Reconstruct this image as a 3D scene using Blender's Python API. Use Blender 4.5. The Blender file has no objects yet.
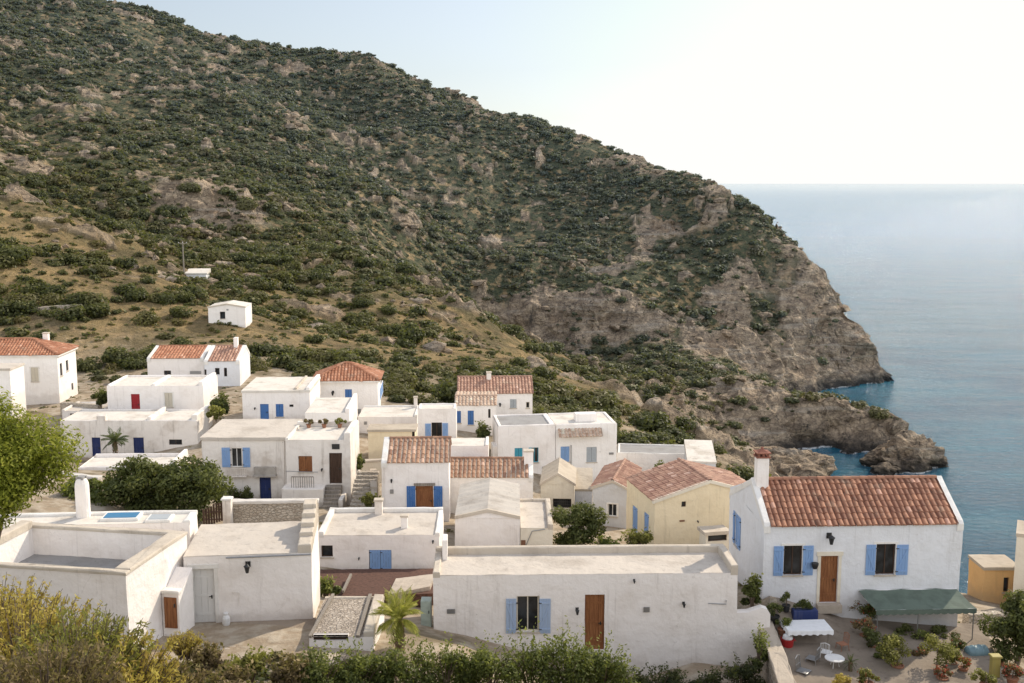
import bpy, bmesh, math, random
import numpy as np
from mathutils import Vector, Matrix

random.seed(11)
rng = np.random.default_rng(11)
PI = math.pi
C = bpy.context.scene.collection
# ------------------------------------------------------------------ camera
FPX, CZ = 1100.0, 62.0
PITCH = math.atan(159.5 / FPX)
FW = Vector((0, math.cos(PITCH), -math.sin(PITCH)))
UP = Vector((0, math.sin(PITCH), math.cos(PITCH)))


def ray(px, py):
    return Vector((1, 0, 0)) * ((px - 512) / FPX) + UP * ((341.5 - py) / FPX) + FW


def at(px, py, Y):
    """point at forward distance Y"""
    d = ray(px, py)
    p = d * (Y / d.y)
    p.z += CZ
    return p


def atz(px, py, z):
    """point at height z"""
    d = ray(px, py)
    p = d * ((z - CZ) / d.z)
    p.z += CZ
    return p


def project(p):
    q = Vector(p) - Vector((0, 0, CZ))
    k = q.dot(FW)
    return 512 + FPX * q.x / k, 341.5 - FPX * q.dot(UP) / k


cam_data = bpy.data.cameras.new('camera')
cam_data.sensor_width = 36
cam_data.lens = 36 * FPX / 1024
cam_data.clip_start = 0.2
cam_data.clip_end = 90000
cam = bpy.data.objects.new('camera', cam_data)
C.objects.link(cam)
cam.location = (0, 0, CZ)
cam.rotation_euler = (PI / 2 - PITCH, 0, 0)
bpy.context.scene.camera = cam

# ------------------------------------------------------------------ light
SUN_AZ, SUN_EL = math.radians(41), math.radians(34)      # azimuth to the right of the view
world = bpy.data.worlds.new('World')
bpy.context.scene.world = world
world.use_nodes = True
wn = world.node_tree
bg = wn.nodes['Background']
sky = wn.nodes.new('ShaderNodeTexSky')
sky.sky_type = 'NISHITA'
sky.sun_disc = False
sky.sun_elevation = SUN_EL
sky.sun_rotation = SUN_AZ
sky.altitude = 0
sky.air_density = 1.0
sky.dust_density = 1.2
sky.ozone_density = 1.5
hs = wn.nodes.new('ShaderNodeHueSaturation')
hs.inputs['Saturation'].default_value = .52
hs.inputs['Value'].default_value = 1.0
wn.links.new(sky.outputs[0], hs.inputs['Color'])
tn = wn.nodes.new('ShaderNodeMix'); tn.data_type = 'RGBA'; tn.blend_type = 'MULTIPLY'
tn.inputs[0].default_value = 1
tn.inputs[7].default_value = (.97, 1.0, 1.03, 1)
wn.links.new(hs.outputs[0], tn.inputs[6])
# added fill: sky behind the camera brightened and warmed for the shaded walls
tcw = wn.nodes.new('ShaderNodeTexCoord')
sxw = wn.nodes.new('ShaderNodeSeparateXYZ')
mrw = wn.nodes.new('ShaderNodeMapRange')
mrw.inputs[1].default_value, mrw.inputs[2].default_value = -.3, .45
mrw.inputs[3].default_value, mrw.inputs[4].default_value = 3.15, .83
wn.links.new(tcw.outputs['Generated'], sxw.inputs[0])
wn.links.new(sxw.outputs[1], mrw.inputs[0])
# milky horizon instead of a yellow one
sp = wn.nodes.new('ShaderNodeSeparateColor'); cb = wn.nodes.new('ShaderNodeCombineColor')
wn.links.new(tn.outputs[2], sp.inputs[0])
wn.links.new(sp.outputs[0], cb.inputs[0])
for k_, lim in ((1, 1.0), (2, .97)):
    ml = wn.nodes.new('ShaderNodeMath'); ml.operation = 'MULTIPLY'; ml.inputs[1].default_value = lim
    mx_ = wn.nodes.new('ShaderNodeMath'); mx_.operation = 'MAXIMUM'
    wn.links.new(sp.outputs[0], ml.inputs[0]); wn.links.new(ml.outputs[0], mx_.inputs[0]); wn.links.new(sp.outputs[k_], mx_.inputs[1])
    wn.links.new(mx_.outputs[0], cb.inputs[k_])
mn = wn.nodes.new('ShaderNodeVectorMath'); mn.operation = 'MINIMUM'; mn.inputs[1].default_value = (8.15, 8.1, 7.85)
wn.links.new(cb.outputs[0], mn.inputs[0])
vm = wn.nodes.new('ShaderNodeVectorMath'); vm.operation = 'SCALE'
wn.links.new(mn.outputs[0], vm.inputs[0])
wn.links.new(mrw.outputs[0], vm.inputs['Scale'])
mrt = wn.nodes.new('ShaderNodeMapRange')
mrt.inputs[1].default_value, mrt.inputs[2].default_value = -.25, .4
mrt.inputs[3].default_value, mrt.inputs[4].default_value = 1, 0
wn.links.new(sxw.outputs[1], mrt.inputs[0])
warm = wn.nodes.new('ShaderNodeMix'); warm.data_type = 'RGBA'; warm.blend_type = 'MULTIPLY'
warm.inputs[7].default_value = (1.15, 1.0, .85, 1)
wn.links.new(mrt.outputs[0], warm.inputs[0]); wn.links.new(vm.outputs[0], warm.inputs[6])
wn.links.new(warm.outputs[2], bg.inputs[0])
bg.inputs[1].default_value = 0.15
sd = bpy.data.lights.new('sun', 'SUN')
sd.energy = 4.4
sd.angle = math.radians(0.5)
sd.color = (1.0, 0.88, 0.71)
sun = bpy.data.objects.new('sun', sd)
C.objects.link(sun)
sun_dir = Vector((math.sin(SUN_AZ) * math.cos(SUN_EL), math.cos(SUN_AZ) * math.cos(SUN_EL), math.sin(SUN_EL)))
sun.rotation_euler = (-sun_dir).to_track_quat('-Z', 'Y').to_euler()
sun.location = (60, 60, 130)
vs = bpy.context.scene.view_settings
vs.view_transform = 'Standard'
vs.look = 'None'
vs.exposure = 0
vs.gamma = 1
sc = bpy.context.scene
sc.render.engine = 'CYCLES'
sc.cycles.max_bounces = 5
sc.cycles.diffuse_bounces = 3
sc.cycles.glossy_bounces = 3
sc.cycles.transmission_bounces = 3
sc.cycles.transparent_max_bounces = 4
sc.cycles.caustics_reflective = False
sc.cycles.caustics_refractive = False
sc.cycles.use_denoising = True
try:
    sc.cycles.denoiser = 'OPENIMAGEDENOISE'
except Exception:
    pass


# ------------------------------------------------------------------ numpy noise
_perm = rng.integers(0, 2 ** 31 - 1, 4096)
_val = rng.random(4096)


def vnoise(x, y, z):
    """smooth value noise, about -1..1"""
    xi, yi, zi = np.floor(x).astype(np.int64), np.floor(y).astype(np.int64), np.floor(z).astype(np.int64)
    fx, fy, fz = x - xi, y - yi, z - zi
    fx = fx * fx * (3 - 2 * fx); fy = fy * fy * (3 - 2 * fy); fz = fz * fz * (3 - 2 * fz)

    def h(a, b, c):
        k = (a * 73856093) ^ (b * 19349663) ^ (c * 83492791)
        return _val[(_perm[k & 4095] ^ k) & 4095]
    r = 0
    for a in (0, 1):
        wx = fx if a else 1 - fx
        for b in (0, 1):
            wy = fy if b else 1 - fy
            for c in (0, 1):
                wz = fz if c else 1 - fz
                r = r + wx * wy * wz * h(xi + a, yi + b, zi + c)
    return r * 2 - 1


def fbm(x, y, z, s, octs=4, gain=0.5):
    r, a, f = 0, 1.0, 1.0 / s
    for k in range(octs):
        r = r + a * vnoise(x * f + 17.3 * k, y * f - 9.1 * k, z * f + 4.7 * k)
        a *= gain; f *= 2.03
    return r


def ridged(x, y, z, s, octs=4, gain=0.5):
    r, a, f = 0, 1.0, 1.0 / s
    for k in range(octs):
        r = r + a * (1 - 2 * np.abs(vnoise(x * f + 31.7 * k, y * f + 5.3 * k, z * f - 8.9 * k)))
        a *= gain; f *= 2.1
    return r


def sstep(a, b, x):
    t = np.clip((x - a) / (b - a), 0, 1)
    return t * t * (3 - 2 * t)


# ------------------------------------------------------------------ materials
def new_mat(name):
    m = bpy.data.materials.new(name)
    m.use_nodes = True
    nt = m.node_tree
    b = nt.nodes['Principled BSDF']
    return m, nt, b


def nd(nt, kind, **kw):
    n = nt.nodes.new('ShaderNode' + kind)
    for k, v in kw.items():
        if k.startswith('i_'):
            key = k[2:]
            n.inputs[int(key) if key.isdigit() else key.replace('_', ' ')].default_value = v
        else:
            setattr(n, k, v)
    return n


def mixc(nt, fac, a, b, mode='MIX'):
    """colour mix; fac/a/b are sockets or values"""
    n = nt.nodes.new('ShaderNodeMix')
    n.data_type = 'RGBA'
    n.blend_type = mode
    for sock, v in ((n.inputs[0], fac), (n.inputs[6], a), (n.inputs[7], b)):
        if isinstance(v, bpy.types.NodeSocket):
            nt.links.new(v, sock)
        elif isinstance(v, (int, float)):
            sock.default_value = v
        else:
            sock.default_value = (*v[:3], 1)
    return n.outputs[2]


def ramp(nt, sock, stops):
    n = nt.nodes.new('ShaderNodeMapRange')
    n.clamp = True
    n.interpolation_type = 'SMOOTHSTEP'
    nt.links.new(sock, n.inputs[0])
    n.inputs[1].default_value, n.inputs[2].default_value = stops[0], stops[1]
    n.inputs[3].default_value, n.inputs[4].default_value = (stops[2], stops[3]) if len(stops) > 2 else (0, 1)
    return n.outputs[0]


def noise(nt, scale, detail=4, rough=0.55, vec=None, dist=0):
    n = nd(nt, 'TexNoise')
    n.inputs['Scale'].default_value = scale
    n.inputs['Detail'].default_value = detail
    n.inputs['Roughness'].default_value = rough
    n.inputs['Distortion'].default_value = dist
    if vec is not None:
        nt.links.new(vec, n.inputs['Vector'])
    return n.outputs[0]


def wpos(nt, scale=(1, 1, 1)):
    g = nd(nt, 'NewGeometry')
    if scale == (1, 1, 1):
        return g.outputs['Position']
    m = nd(nt, 'Mapping')
    m.inputs['Scale'].default_value = scale
    nt.links.new(g.outputs['Position'], m.inputs[0])
    return m.outputs[0]


def bump(nt, b, h, strength, dist):
    n = nd(nt, 'Bump')
    n.inputs['Strength'].default_value = strength
    n.inputs['Distance'].default_value = dist
    nt.links.new(h, n.inputs['Height'])
    nt.links.new(n.outputs[0], b.inputs['Normal'])
    return n


def mth(nt, op, a, b=None):
    n = nd(nt, 'Math', operation=op)
    for s, v in zip(n.inputs, (a, b)):
        if v is None:
            continue
        if isinstance(v, bpy.types.NodeSocket):
            nt.links.new(v, s)
        else:
            s.default_value = v
    return n.outputs[0]


def attr(nt, name, out='Fac'):
    n = nd(nt, 'Attribute')
    n.attribute_name = name
    return n.outputs[out]


# ------------------------------------------------------------------ mesh helpers
class MB:
    """collects simple shapes, then links them as one mesh object"""

    def __init__(s):
        s.v, s.f, s.t = [], [], []

    def quad(s, a, b, c, d, t=0.5):
        n = len(s.v)
        s.v += [tuple(a), tuple(b), tuple(c), tuple(d)]
        s.f.append((n, n + 1, n + 2, n + 3)); s.t.append(t)

    def poly(s, pts, t=0.5):
        n = len(s.v)
        s.v += [tuple(p) for p in pts]
        s.f.append(tuple(range(n, n + len(pts)))); s.t.append(t)

    def grid(s, rows, closed=False, t=0.5):
        n = len(s.v)
        w = len(rows[0])
        for r in rows:
            s.v += [tuple(p) for p in r]
        for i in range(len(rows) - 1):
            for j in range(w if closed else w - 1):
                k = (j + 1) % w
                s.f.append((n + i * w + j, n + i * w + k, n + (i + 1) * w + k, n + (i + 1) * w + j)); s.t.append(t)

    def box(s, x0, y0, z0, x1, y1, z1, t=0.5, T=None, taper=1.0):
        cx, cy = (x0 + x1) / 2, (y0 + y1) / 2
        k = taper
        P = [(x0, y0, z0), (x1, y0, z0), (x1, y1, z0), (x0, y1, z0)]
        P += [(cx + (p[0] - cx) * k, cy + (p[1] - cy) * k, z1) for p in P]
        if T:
            P = [T(Vector(p)) for p in P]
        n = len(s.v)
        s.v += [tuple(p) for p in P]
        for f in ((3, 2, 1, 0), (4, 5, 6, 7), (0, 1, 5, 4), (1, 2, 6, 5), (2, 3, 7, 6), (3, 0, 4, 7)):
            s.f.append(tuple(n + i for i in f)); s.t.append(t)

    def beam(s, p, q, w, h, t=0.5, up=Vector((0, 0, 1))):
        p, q = Vector(p), Vector(q)
        d = (q - p).normalized()
        a = d.cross(up)
        if a.length < 1e-4:
            a = d.cross(Vector((1, 0, 0)))
        a.normalize()
        b = a.cross(d)
        n = len(s.v)
        for e in (p, q):
            for sa, sb in ((-1, -1), (1, -1), (1, 1), (-1, 1)):
                s.v.append(tuple(e + a * sa * w / 2 + b * sb * h / 2))
        for f in ((3, 2, 1, 0), (4, 5, 6, 7), (0, 1, 5, 4), (1, 2, 6, 5), (2, 3, 7, 6), (3, 0, 4, 7)):
            s.f.append(tuple(n + i for i in f)); s.t.append(t)

    def tube(s, pts, radii, seg=8, t=0.5, cap=True):
        pts = [Vector(p) for p in pts]
        rows = []
        for i, p in enumerate(pts):
            d = (pts[min(i + 1, len(pts) - 1)] - pts[max(i - 1, 0)]).normalized()
            a = d.cross(Vector((0, 0, 1)))
            if a.length < 1e-3:
                a = d.cross(Vector((1, 0, 0)))
            a.normalize(); b = a.cross(d)
            r = radii[i] if hasattr(radii, '__len__') else radii
            rows.append([p + (a * math.cos(k * 2 * PI / seg) + b * math.sin(k * 2 * PI / seg)) * r for k in range(seg)])
        s.grid(rows, True, t)
        if cap:
            s.poly(rows[-1], t); s.poly(rows[0][::-1], t)

    def lathe(s, prof, c=(0, 0, 0), seg=14, t=0.5, wob=0):
        rows = []
        for r, z in prof:
            rows.append([(c[0] + r * math.cos(k * 2 * PI / seg) * (1 + wob * random.uniform(-1, 1)),
                          c[1] + r * math.sin(k * 2 * PI / seg) * (1 + wob * random.uniform(-1, 1)), c[2] + z) for k in range(seg)])
        s.grid(rows, True, t)
        s.poly(rows[-1], t); s.poly(rows[0][::-1], t)

    def rough_box(s, x0, y0, z0, x1, y1, z1, step=0.5, wob=0.02, T=None, rnd=0.04):
        """hand-made masonry: box with subdivided, wobbly, eased edges (top and sides; open bottom)"""
        nx = max(1, int(round(abs(x1 - x0) / step))); ny = max(1, int(round(abs(y1 - y0) / step)))
        xs = [x0 + (x1 - x0) * i / nx for i in range(nx + 1)]; ys = [y0 + (y1 - y0) * i / ny for i in range(ny + 1)]
        ring = [(x, y0) for x in xs[:-1]] + [(x1, y) for y in ys[:-1]] + [(x, y1) for x in xs[:0:-1]] + [(x0, y) for y in ys[:0:-1]]
        cx, cy = (x0 + x1) / 2, (y0 + y1) / 2
        r = min(rnd, abs(x1 - x0) / 3, abs(y1 - y0) / 3, abs(z1 - z0) / 3)
        wz = [random.uniform(-wob, wob) for _ in ring]; wx = [random.uniform(-wob, wob) * .6 for _ in ring]; wy = [random.uniform(-wob, wob) * .6 for _ in ring]

        def row(z, ins, full):
            out = []
            for i, (x, y) in enumerate(ring):
                X = min(max(x, x0 + ins), x1 - ins) + wx[i] * full; Yy = min(max(y, y0 + ins), y1 - ins) + wy[i] * full
                out.append((X, Yy, z + (wz[i] if full else 0)))
            return out
        rows = [row(z0, 0, 0), row(z1 - r, 0, 1), row(z1 - r * .3, r * .3, 1), row(z1, r, 1)]
        if T:
            rows = [[tuple(T(Vector(p))) for p in rr] for rr in rows]
        s.grid(rows, True)
        s.poly(rows[-1])

    def build(s, name, mat, parent=None, smooth=False, tint=False):
        me = bpy.data.meshes.new(name)
        me.from_pydata(s.v, [], s.f)
        if tint:
            a = me.attributes.new('tint', 'FLOAT', 'FACE')
            a.data.foreach_set('value', np.array(s.t, dtype=np.float32))
        if smooth:
            me.polygons.foreach_set('use_smooth', [True] * len(me.polygons))
        me.materials.append(mat)
        me.update()
        o = bpy.data.objects.new(name, me)
        C.objects.link(o)
        if parent:
            o.parent = parent
        return o


def tag(o, label=None, cat=None, group=None, kind=None):
    if label: o['label'] = label
    if cat: o['category'] = cat
    if group: o['group'] = group
    if kind: o['kind'] = kind
    return o


def thing(name, label, cat, loc=(0, 0, 0), rz=0.0, group=None):
    o = bpy.data.objects.new(name, None)
    o.empty_display_size = 0.3
    C.objects.link(o)
    o.location = loc
    o.rotation_euler = (0, 0, rz)
    return tag(o, label, cat, group)


def copy_tree(o, parent=None):
    c = o.copy()
    C.objects.link(c)
    c.parent = parent
    for ch in list(o.children):
        copy_tree(ch, c)
    return c


def np_mesh(name, V, Fq, mat, attrs=None, smooth=False, parent=None, link=True):
    """V (n,3), Fq (m,4) arrays -> object"""
    me = bpy.data.meshes.new(name)
    me.vertices.add(len(V)); me.loops.add(Fq.size); me.polygons.add(len(Fq))
    me.vertices.foreach_set('co', np.ascontiguousarray(V, dtype=np.float32).ravel())
    me.loops.foreach_set('vertex_index', np.ascontiguousarray(Fq, dtype=np.int32).ravel())
    me.polygons.foreach_set('loop_start', np.arange(len(Fq), dtype=np.int32) * Fq.shape[1])
    me.polygons.foreach_set('use_smooth', np.full(len(Fq), smooth))
    me.update(calc_edges=True)
    for k, (dom, arr) in (attrs or {}).items():
        a = me.attributes.new(k, 'FLOAT', dom)
        a.data.foreach_set('value', np.ascontiguousarray(arr, dtype=np.float32))
    me.materials.append(mat)
    o = bpy.data.objects.new(name, me)
    if link:
        C.objects.link(o)
    if parent:
        o.parent = parent
    return o
# ------------------------------------------------------------------ terrain
def terrain_points():
    P = []
    sky_l = [(-140, -95, 640), (0, -32, 620), (90, 16, 610), (150, 43, 592), (200, 56, 580), (235, 66, 572), (262, 68, 560), (300, 73, 552), (325, 66, 545), (350, 62, 540),
             (390, 67, 525), (430, 79, 515), (452, 84, 509), (468, 88, 505), (482, 108, 490), (520, 116, 480), (560, 125, 465), (600, 141, 450), (640, 156, 435),
             (690, 175, 415), (720, 191, 400), (755, 220, 385), (780, 250, 372), (802, 264, 362), (820, 290, 356), (841, 315, 350), (860, 344, 346), (873, 368, 343)]
    for px, py, Y in sky_l:
        p = at(px, py, Y); P.append(p)
        back = at(px, py, Y + 70)
        P.append(Vector((back.x, back.y, max(p.z - 34, -12) if p.z > 30 else -12)))
        back = at(px, py, Y + 220)
        P.append(Vector((back.x + 40, back.y, max(p.z - 110, -15))))
    for t in [
        # main slope
        (0, 100, 330), (100, 70, 420), (200, 100, 390), (300, 100, 450), (300, 150, 375), (400, 120, 455), (400, 200, 352), (450, 150, 420), (480, 250, 372), (550, 180, 425),
        (600, 225, 392), (680, 235, 385), (700, 275, 358), (640, 270, 362), (560, 265, 364), (760, 290, 354), (400, 250, 300), (440, 275, 325), (800, 300, 350), (830, 330, 343),
        # cliff band and its foot
        (480, 297, 338), (520, 299, 336), (560, 301, 335), (600, 305, 333), (640, 313, 332), (680, 325, 330), (720, 332, 330),
        (500, 340, 329), (560, 336, 328), (620, 346, 325), (680, 356, 315), (720, 362, 312), (760, 372, 315), (790, 378, 322),
        (600, 362, 308), (560, 357, 300), (500, 350, 290),
        # gully to the sea
        (660, 396, 250), (720, 432, 236), (745, 456, 226), (610, 378, 275), (690, 445, 232),
        # promontory crest and foot
        (640, 352, 296), (680, 360, 284), (720, 374, 274), (760, 384, 267), (800, 394, 263), (840, 405, 259), (880, 418, 255), (905, 434, 252),
        (700, 440, 246), (730, 450, 243), (770, 440, 252), (800, 440, 254.5), (840, 440, 256),
        # near spur crest
        (300, 235, 262), (380, 268, 240), (440, 292, 225), (480, 318, 210), (520, 348, 195), (560, 372, 182), (600, 392, 170), (640, 408, 160),
        (700, 443, 145), (740, 470, 135), (765, 490, 128),
        (330, 330, 180), (400, 350, 160), (450, 375, 140), (540, 405, 130), (600, 425, 122), (660, 455, 112), (700, 475, 105),
        # left hillside and the gully behind it
        (0, 195, 205), (60, 215, 203), (120, 240, 202), (190, 272, 197), (250, 287, 195), (300, 297, 198), (-120, 160, 210),
        (230, 250, 240), (150, 235, 238), (60, 210, 238), (300, 262, 235), (0, 150, 265), (100, 160, 270), (200, 172, 270), (200, 214, 258), (270, 190, 275), (150, 130, 330),
        (0, 260, 165), (100, 290, 160), (180, 300, 160), (0, 330, 140), (100, 340, 138), (200, 331, 148), (228, 327, 150), (270, 338, 145), (330, 370, 125), (100, 375, 122), (0, 385, 120),
        (-150, 260, 170), (-150, 340, 140), (-150, 400, 110), (260, 372, 118), (400, 385, 125),
        # village benches
        (745, 672, 45.2), (700, 672, 45.2), (640, 672, 45.6), (730, 668, 46.3), (690, 668, 46.2), (640, 668, 46.2), (850, 606, 51), (800, 652, 46), (915, 661, 47), (960, 662, 46), (860, 690, 43), (940, 690, 43), (760, 600, 48), (250, 623, 44), (380, 575, 56), (280, 503, 73), (415, 520, 67), (490, 552, 62), (540, 480, 87), (640, 548, 66),
        (160, 415, 96), (120, 459, 90), (50, 399, 108), (200, 388, 110), (275, 421, 93), (350, 417, 100), (440, 442, 91), (510, 416, 107), (600, 515, 78), (560, 515, 80),
        (720, 560, 58), (585, 668, 46), (700, 640, 46), (60, 480, 68), (170, 500, 66), (1000, 600, 62), (1000, 664, 47), (1060, 620, 58), (1060, 700, 42),
        (345, 640, 42), (450, 650, 42), (300, 655, 40), (-60, 560, 48), (-60, 470, 70),
    ]:
        P.append(at(*t))
    for px, py in [(877, 381), (860, 383), (845, 386), (820, 389), (905, 450), (880, 451), (840, 447), (800, 448), (765, 456)]:
        P.append(atz(px, py, 0))
    for px, Y, z in [(840, 285, 1), (840, 303, -4), (880, 274, -4), (800, 290, 4), (800, 315, -2), (870, 318, -6), (900, 345, -9), (890, 372, -9), (930, 330, -12), (1000, 300, -14), (900, 420, -14), (850, 480, -15),
                     (830, 236, -5), (880, 238, -6), (780, 236, -3), (940, 250, -8), (1100, 250, -14), (980, 200, -10), (900, 205, -8), (830, 205, -5), (780, 212, 5), (770, 190, 8),
                     (980, 78, 30), (980, 95, 22), (980, 125, 8), (980, 150, -4), (850, 62, 39.5), (850, 82, 33), (850, 112, 19), (850, 150, 5), (850, 185, -4), (760, 110, 29), (760, 150, 14),
                     (1100, 80, 30), (1100, 120, 5), (1100, 160, -10), (1250, 90, 20), (1250, 60, 36), (1250, 150, -10), (700, 190, 14), (640, 215, 13)]:
        q = at(px, 300, Y); P.append(Vector((q.x, q.y, z)))
    for x, y, z in [(0, 0, 60.2), (-8, 0, 60.2), (8, 0, 60.2), (-8, 16, 53.0), (8, 16, 52.5), (0, 16, 52.6), (-13, 28, 47.5), (0, 28, 46.4), (12, 28, 46.4), (0, 36, 42.6), (-14, 36, 43.6), (14, 38, 42.2),
                    (-40, 0, 62), (-40, 40, 50), (40, 0, 60), (40, 30, 47), (0, -30, 66), (-60, -30, 70), (60, -30, 66)]:
        P.append(Vector((x, y, z)))
    return np.array([tuple(p) for p in P])


class Terrain:
    def __init__(s):
        P = terrain_points()
        s.xy = P[:, :2]
        z = P[:, 2]
        n = len(P)
        A = s.ker(s.dist(s.xy, s.xy)) - np.eye(n) * 0.25
        T = np.c_[np.ones(n), s.xy / 100]
        M = np.block([[A, T], [T.T, np.zeros((3, 3))]])
        s.w = np.linalg.solve(M, np.r_[z, np.zeros(3)])

    @staticmethod
    def dist(a, b):
        return np.sqrt(((a[:, None, :] - b[None, :, :]) ** 2).sum(2))

    @staticmethod
    def ker(r):
        return -np.power(r + 1e-9, 1.15)

    def base(s, xy):
        out = np.empty(len(xy))
        for i in range(0, len(xy), 20000):
            q = xy[i:i + 20000]
            out[i:i + 20000] = s.ker(s.dist(q, s.xy)) @ s.w[:-3] + np.c_[np.ones(len(q)), q / 100] @ s.w[-3:]
        return out


TER = Terrain()
# bare rock: (px, py, Y, radius m, strength)
ROCKS = [(560, 318, 332, 11, 1.1), (520, 316, 333, 9, 1.1), (490, 314, 333, 7, 1.0), (610, 322, 330, 11, 1.1), (650, 332, 326, 10, 1.0), (700, 345, 322, 11, .9), (740, 352, 320, 12, .8), (200, 192, 264, 13, 1.0), (165, 190, 264, 7, .8), (235, 195, 264, 9, .9),
         (830, 330, 345, 22, 1.1), (860, 355, 342, 15, 1.2), (800, 325, 347, 16, .9), (800, 270, 360, 10, .75), (760, 310, 350, 11, .7), (820, 370, 340, 15, 1.1),
         (740, 410, 255, 22, 1), (800, 420, 257, 22, 1.1), (860, 432, 254, 18, 1.2), (690, 400, 262, 16, .9), (650, 385, 272, 12, .6), (785, 365, 322, 13, .9),
         (575, 385, 178, 8, .75), (610, 402, 166, 8, .8), (650, 420, 156, 8, .85), (690, 444, 146, 8, .9), (725, 465, 138, 9, .9), (0, 172, 262, 10, .8), (780, 470, 214, 14, 1),
         (470, 95, 500, 10, .8), (590, 142, 455, 10, .6), (640, 165, 432, 16, .6), (90, 138, 300, 5, .5), (110, 45, 560, 8, .4), (300, 130, 400, 6, .5), (340, 285, 225, 7, .5), (440, 300, 222, 6, .6), (460, 308, 214, 6, .6)]


_gx, _gy = np.linspace(-470, 420, 446), np.linspace(-30, 780, 406)
_gg = np.stack(np.meshgrid(_gx, _gy), -1)
_gb = TER.base(_gg.reshape(-1, 2)).reshape(_gg.shape[:2])
_gs = np.hypot(np.gradient(_gb, _gy, axis=0), np.gradient(_gb, _gx, axis=1))


def bilin(G, x, y):
    u = np.clip((x - _gx[0]) / (_gx[1] - _gx[0]), 0, len(_gx) - 1.001); v = np.clip((y - _gy[0]) / (_gy[1] - _gy[0]), 0, len(_gy) - 1.001)
    i, j = u.astype(int), v.astype(int)
    fu, fv = u - i, v - j
    return (G[j, i] * (1 - fu) + G[j, i + 1] * fu) * (1 - fv) + (G[j + 1, i] * (1 - fu) + G[j + 1, i + 1] * fu) * fv


def terrain_z(xy, want_rock=False):
    x, y = xy[:, 0], xy[:, 1]
    z0 = bilin(_gb, x, y)
    slope = bilin(_gs, x, y)
    rock = np.zeros(len(xy))
    for px, py, Y, r, st in ROCKS:
        c = at(px, py, Y)
        rock = np.maximum(rock, st * np.exp(-((x - c.x) ** 2 + (y - c.y) ** 2) / (r * r)))
    far = sstep(110, 230, y)
    n1 = fbm(x, y, 0 * x, 9, 4)
    rock = rock * .95 + sstep(.85, 1.5, slope) * .6 * far + .62 * sstep(.42, .85, fbm(x + 7, y - 3, 0 * x, 13, 4)) * far * sstep(1, 8, z0)
    rock = np.maximum(rock, .6 * sstep(.5, .85, fbm(x - 71, y + 13, 0 * x, 5.5, 3)) * far * sstep(3, 9, z0)) + (n1 * .28) * sstep(.08, .3, rock + slope * .25 * far)
    coast = sstep(7, 1.0, z0) * sstep(-3, 0, z0) * sstep(130, 190, y)
    rock = np.clip(np.maximum(rock, coast * .95), 0, 1)
    rock = sstep(.28, .62, rock)
    gul = ridged(x * .75 + y * .35, y * .5 - x * .2, 0 * x + 3, 52, 3, .55)
    big = (fbm(x + 40, y, 0 * x, 60, 3) * 3.0 + (gul - .85) * 3.6) * sstep(200, 330, y) * sstep(1, 14, z0) + fbm(x, y - 70, 0 * x, 20, 3) * 1.5 * far
    z = z0 + big * (1 - coast) * .9
    small = fbm(x, y, 0 * x, 5, 3) * .45 * sstep(100, 170, y)
    z = z + small
    rg = ridged(x, y, z * .25, 12, 5, .58)
    z = z + rock * (rg * 2.8 - .9) * np.clip(.35 + slope * .5, 0, 1.3)
    # ledges in the bare rock
    st = 4.5
    zz = z / st + .9 * fbm(x, y, 0 * x, 22, 3)
    fr = zz - np.floor(zz)
    z = z + rock * st * (sstep(.2, .8, fr) - fr) * .6 * np.clip(.5 + 1.2 * fbm(x - 33, y + 5, 0 * x, 18, 2), 0, 1)
    return (z, rock, slope, z0) if want_rock else z


def ghit(px, py, lo=20, hi=450):
    """first place where the line of sight through a pixel meets the ground"""
    Ys = np.linspace(lo, hi, 1200)
    P = np.array([tuple(at(px, py, Y)) for Y in Ys])
    k = np.argmax(P[:, 2] < terrain_z(P[:, :2]))
    return Vector(P[k])


def gz(x, y):
    return float(terrain_z(np.array([[x, y]]))[0])


# rows finer where the ground is steep for the viewer
NA, NR = 900, 980
ang = np.radians(np.linspace(-42, 40, NA))
rad = np.concatenate([np.geomspace(5, 130, 200), np.linspace(130.5, 380, 560), np.geomspace(380.6, 760, NR - 760)])
AA, RR = np.meshgrid(ang, rad)
tx, ty = (RR * np.sin(AA)).ravel(), (RR * np.cos(AA)).ravel()
tz, trock, tslope, tz0 = terrain_z(np.c_[tx, ty], True)
# shove the steep rock sideways so that faces are craggy
steep = sstep(.5, 1.5, tslope) * trock
hx = fbm(tx * .6, ty * .6, tz * 1.0 + 50, 6, 4, .6) * 2.0 * steep
hy = fbm(tx * .6 + 90, ty * .6, tz * 1.0, 6, 4, .6) * 2.6 * steep
V = np.c_[tx + hx, ty + hy, tz]
idx = np.arange(NA * NR).reshape(NR, NA)
Q = np.stack([idx[:-1, :-1], idx[:-1, 1:], idx[1:, 1:], idx[1:, :-1]], -1).reshape(-1, 4)
keep = tz[Q].max(1) > -9
Q = Q[keep]
tgrass = fbm(tx, ty, 0 * tx, 14, 4)
tnear = sstep(150, 110, ty)


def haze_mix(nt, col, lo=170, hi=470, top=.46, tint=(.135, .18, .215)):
    """aerial haze painted into the colour: paler and bluer by where a point lies"""
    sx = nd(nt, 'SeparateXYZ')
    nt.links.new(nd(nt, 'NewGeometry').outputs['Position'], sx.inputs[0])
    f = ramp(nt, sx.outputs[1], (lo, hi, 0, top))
    return mixc(nt, f, col, tint)


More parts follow.
